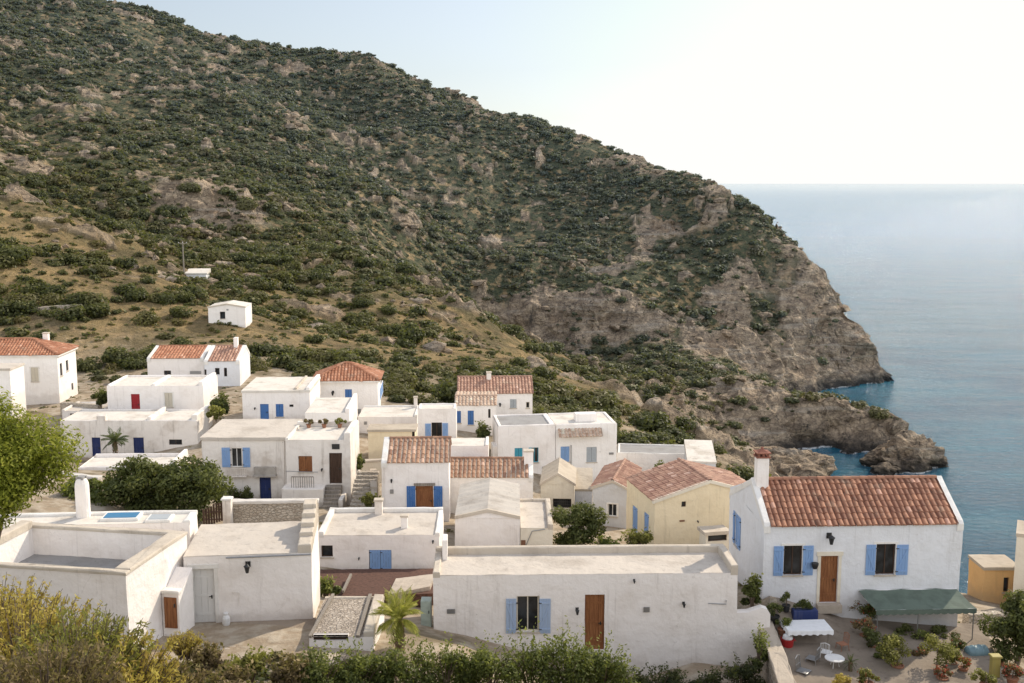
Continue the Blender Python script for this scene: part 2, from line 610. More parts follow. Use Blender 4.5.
def m_terrain():
    m, nt, b = new_mat('hillside')
    p = wpos(nt)
    n1 = noise(nt, .12, 6, .6, p)
    n2 = noise(nt, 1.1, 5, .65, p)
    n3 = noise(nt, .35, 4, .6, p)
    soil = mixc(nt, ramp(nt, n1, (.38, .62)), (.16, .115, .06), (.36, .25, .12))
    soil = mixc(nt, ramp(nt, n2, (.5, .8)), soil, (.36, .27, .165))
    scrub = mixc(nt, ramp(nt, n2, (.35, .65)), (.036, .045, .018), (.10, .10, .043))
    sxn = nd(nt, 'SeparateXYZ'); nt.links.new(p, sxn.inputs[0])
    soil = mixc(nt, mth(nt, 'MULTIPLY', ramp(nt, n3, (.36, .52)), ramp(nt, sxn.outputs[1], (170, 270, .35, 1))), soil, scrub)
    # rock
    v = nd(nt, 'TexVoronoi', feature='DISTANCE_TO_EDGE')
    v.inputs['Scale'].default_value = .5
    wv = wpos(nt, (1, 1, 1.5))
    dst = nd(nt, 'VectorMath', operation='ADD')
    nn = nd(nt, 'TexNoise'); nn.inputs['Scale'].default_value = .5; nn.inputs['Detail'].default_value = 5
    nt.links.new(wv, nn.inputs['Vector'])
    sc_ = nd(nt, 'VectorMath', operation='SCALE'); sc_.inputs['Scale'].default_value = 3.2
    nt.links.new(nn.outputs['Color'], sc_.inputs[0])
    nt.links.new(wv, dst.inputs[0]); nt.links.new(sc_.outputs[0], dst.inputs[1])
    nt.links.new(dst.outputs[0], v.inputs['Vector'])
    crack = ramp(nt, v.outputs['Distance'], (0.0, .12, 1, 0))
    rn = noise(nt, .25, 7, .7, wpos(nt, (1, 1, 2.2)))
    rc = mixc(nt, ramp(nt, rn, (.35, .68)), (.27, .205, .145), (.64, .495, .345))
    rc = mixc(nt, mth(nt, 'MULTIPLY', ramp(nt, noise(nt, .09, 3, .5, p), (.52, .7)), .6), rc, (.42, .29, .18))
    rc = mixc(nt, ramp(nt, n2, (.56, .74)), rc, (.10, .085, .07))
    cn = nt.nodes.new('ShaderNodeMath'); cn.operation = 'MULTIPLY'; cn.inputs[1].default_value = .3
    nt.links.new(crack, cn.inputs[0])
    rc = mixc(nt, cn.outputs[0], rc, (.07, .058, .048))
    crev = noise(nt, .42, 9, .74, wpos(nt, (1, 1, .4)), .5)
    rc = mixc(nt, mth(nt, 'MULTIPLY', ramp(nt, crev, (.36, .46, 1, 0)), .75), rc, (.055, .05, .045))
    strata = noise(nt, .5, 5, .6, wpos(nt, (.12, .12, 1.6)), .4)
    rc = mixc(nt, mth(nt, 'MULTIPLY', ramp(nt, strata, (.52, .66)), .45), rc, (.58, .51, .42))
    sx = nd(nt, 'SeparateXYZ'); nt.links.new(nd(nt, 'NewGeometry').outputs['Position'], sx.inputs[0])
    wet = ramp(nt, mth(nt, 'ADD', sx.outputs[2], mth(nt, 'MULTIPLY', mth(nt, 'SUBTRACT', rn, .5), 5.0)), (.3, 4.2, 1, 0))
    rc = mixc(nt, wet, rc, (.05, .043, .036))  # wet waterline, carried higher to paint in the shade at the cliff foot
    foam = mth(nt, 'MULTIPLY', ramp(nt, sx.outputs[2], (.12, .4, 1, 0)), ramp(nt, noise(nt, .22, 5, .7, p), (.5, .58)))
    rc = mixc(nt, foam, rc, (.75, .77, .78))
    near = attr(nt, 'near')
    dusty = mixc(nt, ramp(nt, n2, (.4, .65)), (.30, .235, .165), (.42, .36, .28))
    dusty = mixc(nt, ramp(nt, n3, (.48, .66)), dusty, (.17, .135, .085))
    col = mixc(nt, near, soil, dusty)
    col = mixc(nt, attr(nt, 'rock'), col, rc)
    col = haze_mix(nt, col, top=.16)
    nt.links.new(col, b.inputs['Base Color'])
    b.inputs['Roughness'].default_value = .95
    b.inputs['Specular IOR Level'].default_value = .15
    hgt = mth(nt, 'ADD', mth(nt, 'ADD', mth(nt, 'MULTIPLY', rn, 1.6), mth(nt, 'MULTIPLY', mth(nt, 'MULTIPLY', crev, 2.2), attr(nt, 'rock'))), mth(nt, 'SUBTRACT', n2, mth(nt, 'MULTIPLY', mth(nt, 'MULTIPLY', crack, attr(nt, 'rock')), .3)))
    bb = bump(nt, b, hgt, 1.0, .7)
    nt.links.new(mth(nt, 'SUBTRACT', .8, mth(nt, 'MULTIPLY', near, .68)), bb.inputs['Distance'])
    return m


terrain = np_mesh('hills', V, Q, m_terrain(), {'rock': ('POINT', trock), 'near': ('POINT', tnear)}, smooth=False)
tag(terrain, kind='structure')


# ------------------------------------------------------------------ sea
def m_sea():
    m, nt, b = new_mat('sea_water')
    p = wpos(nt)
    sx = nd(nt, 'SeparateXYZ'); nt.links.new(p, sx.inputs[0])
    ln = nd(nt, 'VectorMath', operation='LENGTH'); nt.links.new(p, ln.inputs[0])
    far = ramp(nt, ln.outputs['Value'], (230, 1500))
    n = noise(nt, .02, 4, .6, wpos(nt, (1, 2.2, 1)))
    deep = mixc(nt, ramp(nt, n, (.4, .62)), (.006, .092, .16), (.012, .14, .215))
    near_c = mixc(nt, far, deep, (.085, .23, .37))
    near_c = mixc(nt, ramp(nt, ln.outputs['Value'], (1500, 14000)), near_c, (.30, .42, .50))  # horizon haze painted into the colour of the far water
    lane = noise(nt, .006, 4, .55, wpos(nt, (.35, 1.6, 1)), 1.2)
    near_c = mixc(nt, mth(nt, 'MULTIPLY', ramp(nt, lane, (.42, .68)), .5), near_c, (.085, .19, .25))
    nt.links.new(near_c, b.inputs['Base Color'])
    b.inputs['Roughness'].default_value = .12
    b.inputs['IOR'].default_value = 1.333
    b.inputs['Specular IOR Level'].default_value = .36
    h1 = noise(nt, .55, 7, .70, wpos(nt, (.75, 1.3, 1)), .6)
    h2 = noise(nt, .045, 3, .5, wpos(nt, (.7, 1.5, 1)), .3)
    hgt = mth(nt, 'ADD', h1, mth(nt, 'MULTIPLY', h2, 2.0))
    bump(nt, b, hgt, 1.0, 1.45)
    return m


mb = MB()
rs = [0, 120, 200, 300, 450, 700, 1200, 2500, 6000, 16000, 42000]
rows = [[(r * math.sin(a), r * math.cos(a), 0) for a in np.radians(np.linspace(-180, 180, 73))] for r in rs[1:]]
mb.grid(rows)
mb.poly([p for p in rows[0][:-1]][::-1])
sea = mb.build('sea', m_sea())
tag(sea, kind='structure')
# ------------------------------------------------------------------ foliage
def m_leaf(name, dark, mid, light, trans=.35, hue=None, haze=False, rand=.0):
    m, nt, b = new_mat(name)
    t = attr(nt, 'tint')
    if rand:
        oi = nd(nt, 'ObjectInfo')
        t = mth(nt, 'ADD', t, mth(nt, 'MULTIPLY', mth(nt, 'SUBTRACT', oi.outputs['Random'], .5), rand))
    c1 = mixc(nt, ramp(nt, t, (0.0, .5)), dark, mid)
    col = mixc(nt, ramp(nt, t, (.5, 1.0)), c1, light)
    if hue:
        h = attr(nt, 'hue') if hue[0] == 'attr' else nd(nt, 'ObjectInfo').outputs['Random']
        col = mixc(nt, ramp(nt, h, hue[2]), col, hue[1])
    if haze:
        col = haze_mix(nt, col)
    b.inputs['Roughness'].default_value = .6
    b.inputs['Specular IOR Level'].default_value = .25
    nt.links.new(col, b.inputs['Base Color'])
    tr = nd(nt, 'BsdfTranslucent')
    tc = mixc(nt, .55, col, (.30, .34, .05))
    nt.links.new(tc, tr.inputs['Color'])
    mx = nd(nt, 'MixShader'); mx.inputs[0].default_value = trans
    nt.links.new(b.outputs[0], mx.inputs[1]); nt.links.new(tr.outputs[0], mx.inputs[2])
    out = nt.nodes['Material Output']
    nt.links.new(mx.outputs[0], out.inputs[0])
    return m


def leaf_quads(P, N, size, aspect=.55, jit=.6):
    """diamond leaves at P facing N with jitter -> vertices (n,4,3)"""
    n = len(P)
    N = N + rng.normal(0, jit, (n, 3))
    N /= np.linalg.norm(N, axis=1)[:, None] + 1e-9
    a = np.cross(N, rng.normal(0, 1, (n, 3))); a /= np.linalg.norm(a, axis=1)[:, None] + 1e-9
    b = np.cross(N, a)
    s = (size * rng.uniform(.7, 1.3, n))[:, None]
    k = rng.uniform(-.25, .25, n)[:, None]
    return np.stack([P - a * s, P - b * s * aspect + a * s * k, P + a * s, P + b * s * aspect + a * s * k], 1)


def blob_points(n, lobes, inner=.55):
    """points through the outer volume of ellipsoid lobes [(c, r3)], with outward normals"""
    w = np.array([(l[1][0] * l[1][1] * l[1][2]) ** (2 / 3) for l in lobes]); w /= w.sum()
    k = rng.choice(len(lobes), n, p=w)
    c = np.array([l[0] for l in lobes])[k]; r = np.array([l[1] for l in lobes])[k]
    d = rng.normal(0, 1, (n, 3)); d /= np.linalg.norm(d, axis=1)[:, None]
    rad = rng.uniform(inner ** 2, 1, n)[:, None] ** .5
    bumpy = 1 + .22 * vnoise(d[:, 0] * 2.5 + k * 7, d[:, 1] * 2.5, d[:, 2] * 2.5)[:, None]
    return c + d * r * rad * bumpy, d / r * r.mean(1)[:, None], rad[:, 0]


def bush_quads(nleaf, seed, flat=.75, leaf=.2):
    st = np.random.default_rng(seed)
    lobes = [((0, 0, .35 * flat), (.78, .78, .62 * flat))]
    for k in range(5):
        a = st.uniform(0, 2 * PI); q = st.uniform(.3, .62)
        lobes.append(((q * math.cos(a), q * math.sin(a), st.uniform(.2, .7) * flat), (st.uniform(.3, .5), st.uniform(.3, .5), st.uniform(.28, .45) * flat)))
    P, N, rad = blob_points(nleaf, lobes)
    P[:, 2] = np.abs(P[:, 2])
    q = leaf_quads(P, N + np.array([0, 0, .35]), np.full(nleaf, leaf), .7, .45)
    t = np.clip(.15 + .5 * (P[:, 2] / flat) + .35 * (rad - .6) + rng.normal(0, .16, nleaf), 0, 1)  # undersides and inner leaves darker: shade painted into the tint
    return q, t


def foliage_obj(name, quads, tint, mat, parent=None, link=True):
    n = len(quads)
    return np_mesh(name, quads.reshape(-1, 3), np.arange(n * 4).reshape(n, 4), mat, {'tint': ('FACE', tint)}, parent=parent, link=link)


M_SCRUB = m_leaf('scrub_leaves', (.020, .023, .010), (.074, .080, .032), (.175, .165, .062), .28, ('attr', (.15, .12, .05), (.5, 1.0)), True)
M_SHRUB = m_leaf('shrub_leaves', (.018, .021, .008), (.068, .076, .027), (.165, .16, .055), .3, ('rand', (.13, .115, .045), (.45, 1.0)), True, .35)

# candidate places over the hills
NC = 95000
cy = np.sqrt(rng.uniform(108 ** 2, 640 ** 2, NC)); cx = rng.uniform(-.56, .40, NC) * cy
NB = 2
cz, crock, cslope, cz0 = terrain_z(np.c_[cx, cy], True)
dens = .72 + .75 * fbm(cx, cy, 0 * cx, 32, 3)
dens *= 1 - .8 * sstep(.2, .7, crock)
for px, py, Y, r in [(230, 252, 240, 16), (300, 264, 236, 15), (170, 238, 238, 14), (340, 285, 228, 12), (560, 360, 298, 16), (610, 380, 275, 14), (650, 398, 252, 12), (520, 350, 300, 12), (540, 355, 305, 12), (700, 425, 240, 9)]:
    c = at(px, py, Y)
    dens += .8 * np.exp(-((cx - c.x) ** 2 + (cy - c.y) ** 2) / r ** 2)
dens[(cz0 < 3.5)] = 0
dens[cslope > 1.5] *= .5
dens *= 1 - .38 * sstep(245, 180, cy)
dens -= .25 * sstep(.0, .5, fbm(cx - 11, cy + 90, 0 * cx, 17, 2)) * sstep(260, 200, cy)
for px, py, Y, r in [(110, 335, 140, 9), (60, 332, 140, 7), (150, 332, 142, 7), (228, 327, 146, 7), (250, 318, 158, 8), (185, 285, 180, 6), (110, 255, 185, 6), (60, 240, 190, 6), (150, 290, 170, 6), (320, 305, 190, 6)]:
    c = at(px, py, Y)
    dens *= 1 - .85 * np.exp(-((cx - c.x) ** 2 + (cy - c.y) ** 2) / r ** 2)
dens[(cy < 122) & (cx > -60) & (cx < 30)] *= .35
csize = np.clip(rng.lognormal(.02, .5, NC), .45, 3.0)
big = rng.random(NC) < np.clip(dens, 0, 1) * .85
hut = at(228, 327, 150)
big &= ~((np.abs(cx - hut.x) < 5.5) & (np.abs(cy - hut.y) < 7))
BUSH = np.c_[cx, cy, cz, csize][big]
# clumps that stand out on the near hillside (px, py of the foot, Y, radius)
for px, py, Y, r in [(22, 300, 150, 3.2), (48, 290, 155, 3.4), (75, 296, 152, 3.0), (95, 300, 152, 3.0), (30, 255, 172, 2.8), (50, 232, 182, 2.4), (75, 262, 172, 2.6), (100, 275, 168, 2.6), (60, 215, 196, 2.0), (96, 225, 194, 2.2),
                    (15, 340, 133, 1.6), (40, 355, 126, 2.0), (60, 350, 128, 2.3), (88, 356, 126, 2.6), (120, 352, 128, 3.2), (140, 352, 129, 2.6), (20, 360, 124, 2.0), (145, 318, 148, 2.6), (135, 300, 158, 3.0), (160, 300, 158, 2.6), (182, 312, 152, 2.6),
                    (185, 300, 160, 2.4), (212, 296, 165, 2.2), (240, 300, 166, 2.2), (262, 350, 134, 2.6), (280, 368, 124, 2.8), (300, 372, 122, 2.6), (258, 376, 120, 2.2), (240, 350, 137, 1.8), (180, 344, 136, 2.2), (165, 330, 142, 1.8),
                    (300, 350, 132, 2.8), (320, 356, 130, 2.6), (345, 362, 128, 2.6), (375, 372, 124, 2.6), (400, 388, 120, 2.8), (392, 402, 116, 2.2), (425, 392, 122, 2.2), (448, 385, 128, 2.0), (410, 370, 132, 2.2), (365, 345, 142, 2.4),
                    (470, 375, 134, 2.2), (545, 395, 150, 2.6), (520, 372, 160, 2.4), (560, 420, 122, 2.0), (620, 432, 116, 1.6), (660, 452, 108, 2.4), (690, 460, 104, 2.8), (700, 466, 104, 2.2), (730, 470, 104, 2.0), (745, 478, 100, 1.8), (710, 478, 99, 1.4),
                    (150, 372, 118, 1.6), (120, 378, 116, 1.8), (98, 372, 119, 1.6)]:
    p = at(px, py, Y)
    z = gz(p.x, p.y)
    BUSH = np.r_[BUSH, [[p.x, p.y, z, r * .82]]]
cxx = rng.uniform(-.6, .6, 40000)
# fallen order: how large each shows
show = BUSH[:, 3] / np.hypot(BUSH[:, 0], BUSH[:, 1])
inpic = np.array([(-20 < project(b[:3])[0] < 1044) and project(b[:3])[1] < 480 for b in BUSH])
order = np.argsort(-show * inpic)
N_IND = 285
ind, rest = BUSH[order[:N_IND]], BUSH[order[N_IND:]]
SHRUB_ME = []
for k in range(9):
    q, t = bush_quads(1000, 40 + k, .8, .085)
    SHRUB_ME.append(foliage_obj('hillside_shrub', q, t, M_SHRUB, link=False).data)
for k, b in enumerate(ind):
    o = bpy.data.objects.new('hillside_shrub', SHRUB_ME[k % 9])
    C.objects.link(o)
    o.location = (b[0], b[1], b[2] - .15)
    s = b[3]
    o.scale = (s, s, s * random.uniform(.8, 1.05))
    o.rotation_euler = (0, 0, random.uniform(0, 6.28))
    tag(o, 'rounded dark olive green wild shrub growing on the dry slope above the village', 'shrub', 'wild shrubs on the hillside')
protos = [bush_quads(62, 70 + k, .72, .27) for k in range(12)]
protos_mid = [bush_quads(210, 50 + k, .76, .165) for k in range(12)]
VV, TT, HH = [], [], []


def scatter_into(arr, protos):
    pk = rng.integers(0, len(protos), len(arr))
    for k, (q, t) in enumerate(protos):
        A = arr[pk == k]
        if not len(A):
            continue
        th = rng.uniform(0, 2 * PI, len(A))
        c, s = np.cos(th)[:, None, None], np.sin(th)[:, None, None]
        X = q[None, :, :, 0] * c - q[None, :, :, 1] * s
        Yq = q[None, :, :, 0] * s + q[None, :, :, 1] * c
        Z = np.broadcast_to(q[None, :, :, 2], X.shape)
        R = A[:, 3][:, None, None]
        Z = Z * rng.uniform(.75, 1.1, len(A))[:, None, None]
        W = np.stack([X * R + A[:, 0][:, None, None], Yq * R + A[:, 1][:, None, None], Z * R + A[:, 2][:, None, None] - .12], -1)
        VV.append(W.reshape(-1, 3))
        TT.append(np.clip(t[None] + rng.normal(0, .13, (len(A), 1)), 0, 1).ravel())
        HH.append(np.repeat(rng.random(len(A)), len(t)))


scatter_into(rest[:4200], protos_mid)
scatter_into(rest[4200:], protos)
# small cushions between the shrubs
NS = 42000
sy = np.sqrt(rng.uniform(112 ** 2, 520 ** 2, NS)); sx_ = rng.uniform(-.54, .38, NS) * sy
szz, srock, sslope, sz0 = terrain_z(np.c_[sx_, sy], True)
okk = (sz0 > 3.5) & (rng.random(NS) < .55 * (1 - .8 * sstep(.2, .8, srock))) & (sslope < 1.6)
okk &= ~((sy < 124) & (sx_ > -58) & (sx_ < 30))
small = np.c_[sx_, sy, szz, rng.uniform(.3, .75, NS)][okk]
scatter_into(small, [bush_quads(22, 90 + k, .75, .36) for k in range(8)])
VV = np.concatenate(VV); TT = np.concatenate(TT); HH = np.concatenate(HH)
print('scrub faces', len(TT), 'bushes', len(BUSH), 'small', len(small))
scrub = np_mesh('scrub_vegetation', VV, np.arange(len(VV)).reshape(-1, 4), M_SCRUB, {'tint': ('FACE', TT), 'hue': ('FACE', HH)})
tag(scrub, 'low dense evergreen scrub covering the mountain', 'scrub', kind='stuff')

# loose pale stones among the scrub
NR_ = 9000
ry = np.sqrt(rng.uniform(170 ** 2, 600 ** 2, NR_)); rx = rng.uniform(-.54, .34, NR_) * ry
rz_, rrock, rsl, rz0 = terrain_z(np.c_[rx, ry], True)
okr = (rz0 > 3) & (rng.random(NR_) < np.clip(.35 + .9 * fbm(rx + 5, ry, 0 * rx, 24, 3) + .4 * rrock, .05, .9))
rx, ry, rz_ = rx[okr], ry[okr], rz_[okr]
bm_ = bmesh.new(); bmesh.ops.create_icosphere(bm_, subdivisions=1, radius=1)
base_v = np.array([v.co[:] for v in bm_.verts]); base_f = np.array([[v.index for v in f.verts] for f in bm_.faces]); bm_.free()
nrk = len(rx)
sz = rng.lognormal(-.45, .5, nrk).clip(.3, 2.0)
dv = base_v[None] * rng.uniform(.6, 1.35, (nrk, len(base_v), 1)) * (sz[:, None, None] * np.array([1.25, 1.0, .62]))
th = rng.uniform(0, 6.28, nrk)[:, None]
vx = dv[..., 0] * np.cos(th) - dv[..., 1] * np.sin(th) + rx[:, None]; vy = dv[..., 0] * np.sin(th) + dv[..., 1] * np.cos(th) + ry[:, None]; vz = dv[..., 2] + rz_[:, None] + .1
Vr = np.stack([vx, vy, vz], -1).reshape(-1, 3)
Fr = (base_f[None] + (np.arange(nrk) * len(base_v))[:, None, None]).reshape(-1, 3)
rubble = np_mesh('rubble', Vr, Fr, bpy.data.materials['hillside'], {'rock': ('POINT', np.ones(len(Vr))), 'near': ('POINT', np.zeros(len(Vr)))})
tag(rubble, 'loose pale stones lying among the scrub on the mountain', 'rubble', kind='stuff')
# ------------------------------------------------------------------ building materials
def m_plaster(name, base, stain=(.45, .39, .31), amt=.35, rough=.9, crackle=.35):
    m, nt, b = new_mat(name)
    p = wpos(nt)
    blot = noise(nt, .55, 6, .62, p)
    fine = noise(nt, 6.0, 5, .65, p)
    strk = noise(nt, 1.0, 5, .7, wpos(nt, (2.6, 2.6, .22)))
    g = nd(nt, 'NewGeometry')
    c = mixc(nt, mth(nt, 'MULTIPLY', ramp(nt, blot, (.46, .72)), amt), base, stain)
    c = mixc(nt, mth(nt, 'MULTIPLY', ramp(nt, strk, (.55, .75)), amt * .8), c, tuple(x * .62 for x in stain))
    c = mixc(nt, mth(nt, 'MULTIPLY', ramp(nt, fine, (.55, .8)), .12), c, tuple(x * .6 for x in base))
    patch = noise(nt, .9, 2, .4, p, .8)
    c = mixc(nt, mth(nt, 'MULTIPLY', ramp(nt, patch, (.60, .63)), .22), c, tuple(min(1, x * 1.08) for x in base))
    # worn foot of the wall
    oc = nd(nt, 'TexCoord'); sx = nd(nt, 'SeparateXYZ'); nt.links.new(oc.outputs['Object'], sx.inputs[0])
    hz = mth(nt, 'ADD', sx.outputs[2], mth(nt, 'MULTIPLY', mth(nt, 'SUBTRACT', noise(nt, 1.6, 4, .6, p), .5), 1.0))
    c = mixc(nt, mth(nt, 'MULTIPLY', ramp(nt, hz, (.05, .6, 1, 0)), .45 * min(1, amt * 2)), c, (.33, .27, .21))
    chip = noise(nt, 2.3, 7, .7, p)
    c = mixc(nt, mth(nt, 'MULTIPLY', ramp(nt, chip, (.66, .70)), crackle), c, (.36, .30, .24))
    runs = noise(nt, 1.0, 4, .65, wpos(nt, (6.5, 6.5, .16)))
    c = mixc(nt, mth(nt, 'MULTIPLY', mth(nt, 'MULTIPLY', ramp(nt, runs, (.58, .72)), ramp(nt, blot, (.38, .6))), min(.4, amt * .8)), c, tuple(x * .6 for x in stain))
    ck = nd(nt, 'TexVoronoi', feature='DISTANCE_TO_EDGE'); ck.inputs['Scale'].default_value = .42
    dv_ = nd(nt, 'VectorMath', operation='ADD'); cn_ = nd(nt, 'TexNoise'); cn_.inputs['Scale'].default_value = 1.1; cn_.inputs['Detail'].default_value = 5
    nt.links.new(p, cn_.inputs['Vector']); nt.links.new(p, dv_.inputs[0]); nt.links.new(cn_.outputs['Color'], dv_.inputs[1]); nt.links.new(dv_.outputs[0], ck.inputs['Vector'])
    c = mixc(nt, mth(nt, 'MULTIPLY', mth(nt, 'MULTIPLY', ramp(nt, ck.outputs['Distance'], (.001, .009, 1, 0)), ramp(nt, patch, (.54, .6))), .16), c, (.30, .25, .2))
    nt.links.new(c, b.inputs['Base Color'])
    b.inputs['Roughness'].default_value = rough
    b.inputs['Specular IOR Level'].default_value = .2
    lump = noise(nt, 1.7, 4, .55, p)
    bump(nt, b, mth(nt, 'ADD', mth(nt, 'MULTIPLY', lump, 1.6), mth(nt, 'ADD', mth(nt, 'MULTIPLY', fine, .3), mth(nt, 'MULTIPLY', chip, .3))), .8, .05)
    return m


def m_tiles(name, dark, light, mortar=(.55, .47, .38)):
    m, nt, b = new_mat(name)
    t = attr(nt, 'tint')
    c = mixc(nt, ramp(nt, t, (0, 1)), dark, light)
    p = wpos(nt)
    c = mixc(nt, mth(nt, 'MULTIPLY', ramp(nt, noise(nt, 3.5, 5, .65, p), (.5, .72)), .5), c, (.17, .11, .075))
    c = mixc(nt, mth(nt, 'MULTIPLY', ramp(nt, noise(nt, 1.1, 4, .6, p), (.55, .75)), .4), c, (.42, .33, .24))
    c = mixc(nt, ramp(nt, t, (1.02, 1.1)), c, tuple(min(.6, x * 1.05 + .09) for x in light))
    c = mixc(nt, ramp(nt, t, (1.2, 1.5)), c, mortar)
    nt.links.new(c, b.inputs['Base Color'])
    b.inputs['Roughness'].default_value = .85
    bump(nt, b, noise(nt, 14, 4, .6, p), .5, .02)
    return m


def m_paint(name, col, worn=.35, rough=.55):
    m, nt, b = new_mat(name)
    p = wpos(nt)
    n = noise(nt, 3.0, 5, .65, wpos(nt, (2.5, 2.5, .5)))
    c = mixc(nt, mth(nt, 'MULTIPLY', ramp(nt, n, (.45, .75)), worn), col, tuple(min(1, x * .55 + .12) for x in col))
    nt.links.new(c, b.inputs['Base Color'])
    b.inputs['Roughness'].default_value = rough
    b.inputs['Specular IOR Level'].default_value = .25
    bump(nt, b, n, .4, .01)
    return m


def m_wood(name, a, bb):
    m, nt, b = new_mat(name)
    n = noise(nt, 2.2, 6, .65, wpos(nt, (9, 9, .6)), .6)
    c = mixc(nt, ramp(nt, n, (.35, .7)), a, bb)
    nt.links.new(c, b.inputs['Base Color'])
    b.inputs['Roughness'].default_value = .6
    b.inputs['Specular IOR Level'].default_value = .25
    bump(nt, b, n, .5, .01)
    return m


def m_plain(name, col, rough=.7, metal=0.0, spec=.3, var=.25, scale=4):
    m, nt, b = new_mat(name)
    n = noise(nt, scale, 5, .6, wpos(nt))
    c = mixc(nt, mth(nt, 'MULTIPLY', ramp(nt, n, (.4, .7)), var), col, tuple(x * .45 for x in col))
    nt.links.new(c, b.inputs['Base Color'])
    b.inputs['Roughness'].default_value = rough
    b.inputs['Metallic'].default_value = metal
    b.inputs['Specular IOR Level'].default_value = spec
    bump(nt, b, n, .3, .01)
    return m


def m_stone(name, a, bb, scale=2.6, joint=(.20, .16, .12)):
    m, nt, b = new_mat(name)
    p = wpos(nt, (1, 1, 1.7))
    v = nd(nt, 'TexVoronoi'); v.inputs['Scale'].default_value = scale
    e = nd(nt, 'TexVoronoi', feature='DISTANCE_TO_EDGE'); e.inputs['Scale'].default_value = scale
    nt.links.new(p, v.inputs['Vector']); nt.links.new(p, e.inputs['Vector'])
    sx = nd(nt, 'SeparateColor'); nt.links.new(v.outputs['Color'], sx.inputs[0])
    c = mixc(nt, sx.outputs[0], a, bb)
    n = noise(nt, 5, 5, .65, wpos(nt))
    c = mixc(nt, mth(nt, 'MULTIPLY', ramp(nt, n, (.45, .7)), .5), c, tuple(x * .6 for x in a))
    c = mixc(nt, mth(nt, 'MULTIPLY', ramp(nt, e.outputs['Distance'], (.01, .07, 1, 0)), .75), c, joint)
    nt.links.new(c, b.inputs['Base Color'])
    b.inputs['Roughness'].default_value = .92
    bump(nt, b, mth(nt, 'ADD', ramp(nt, e.outputs['Distance'], (0, .14)), mth(nt, 'MULTIPLY', n, .4)), .9, .05)
    return m


def m_glass(name, col=(.012, .014, .016)):
    m, nt, b = new_mat(name)
    n = noise(nt, 1.3, 3, .5, wpos(nt))
    c = mixc(nt, ramp(nt, n, (.4, .65)), col, tuple(x * 2.4 + .01 for x in col))
    nt.links.new(c, b.inputs['Base Color'])
    b.inputs['Roughness'].default_value = .08
    b.inputs['Specular IOR Level'].default_value = .35
    return m


M = {}
M['white'] = m_plaster('whitewash', (.89, .835, .785), (.58, .50, .42), .33)
M['coolwhite'] = m_plaster('cool_limewash', (.76, .765, .78), (.55, .52, .47), .28)
M['freshwhite'] = m_plaster('fresh_limewash', (.90, .86, .815), (.62, .55, .47), .24)
M['oldwhite'] = m_plaster('old_whitewash', (.83, .77, .70), (.47, .39, .31), .65, crackle=.85)
M['cream'] = m_plaster('cream_wash', (.78, .71, .58), (.5, .42, .31), .35)
M['yellow'] = m_plaster('pale_yellow_wash', (.84, .71, .49), (.56, .45, .28), .35)
M['ochre'] = m_plaster('ochre_wash', (.78, .49, .22), (.5, .32, .17), .3)
M['greywall'] = m_plaster('grey_wash', (.62, .62, .62), (.45, .42, .38), .4)
M['coping'] = m_plaster('coping_plaster', (.58, .51, .42), (.36, .30, .24), .6, crackle=.6)
M['whitecoping'] = m_plaster('white_coping', (.80, .77, .72), (.5, .44, .36), .4, crackle=.4)
M['roof'] = m_plaster('roof_screed', (.58, .52, .45), (.34, .29, .24), .55, crackle=.4)
M['roofwhite'] = m_plaster('white_roof_screed', (.70, .65, .58), (.42, .36, .29), .6, crackle=.5)
M['roofrib'] = m_plaster('ribbed_roof', (.50, .46, .41), (.30, .26, .22), .7, crackle=.6)
M['roofgrey'] = m_plaster('grey_roof_felt', (.33, .32, .31), (.22, .20, .18), .5)
M['roofbeige'] = m_plaster('beige_roof_screed', (.50, .43, .34), (.32, .26, .20), .6)
M['tile_red'] = m_tiles('red_clay_tiles', (.21, .09, .055), (.46, .225, .135), (.32, .19, .13))
M['tile_old'] = m_tiles('old_clay_tiles', (.26, .135, .085), (.46, .27, .17), (.60, .50, .39))
M['tile_orange'] = m_tiles('orange_clay_tiles', (.36, .145, .075), (.52, .25, .145), (.46, .24, .15))
M['tile_pale'] = m_tiles('faded_clay_tiles', (.40, .26, .18), (.58, .43, .32), (.60, .50, .40))
M['tile_pink'] = m_tiles('weathered_clay_tiles', (.32, .17, .12), (.50, .30, .21), (.45, .32, .24))
M['blue'] = m_paint('blue_paint', (.065, .17, .41))
M['skyblue'] = m_paint('sky_blue_paint', (.235, .375, .62), .4)
M['paleblue'] = m_paint('pale_blue_paint', (.38, .48, .64), .4)
M['poolblue'] = m_paint('pool_blue_paint', (.06, .20, .36), .3)
M['teal'] = m_paint('teal_paint', (.06, .32, .42))
M['navy'] = m_paint('navy_paint', (.025, .04, .13))
M['red'] = m_paint('red_paint', (.32, .02, .025), .2)
M['whitepaint'] = m_paint('white_paint', (.74, .72, .68), .2)
M['cream_paint'] = m_paint('cream_paint', (.62, .56, .45), .3)
M['greypaint'] = m_paint('grey_paint', (.42, .45, .47), .3)
M['brown'] = m_wood('brown_wood', (.20, .075, .03), (.34, .15, .06))
M['darkwood'] = m_wood('dark_wood', (.05, .028, .018), (.10, .06, .04))
M['greywood'] = m_wood('grey_wood', (.20, .17, .14), (.34, .30, .25))
M['glass'] = m_glass('window_glass')
M['stone'] = m_stone('rubble_stone', (.42, .35, .27), (.56, .49, .40), 5.0, (.30, .25, .19))
M['rubble'] = m_stone('rubble_roof', (.36, .30, .24), (.54, .47, .39), 6.5, (.26, .21, .17))
M['patio'] = m_plaster('patio_earth', (.25, .205, .16), (.14, .11, .085), .8, crackle=.8)
M['paving'] = m_stone('stone_paving', (.36, .31, .26), (.50, .45, .39), 1.5, (.24, .20, .16))
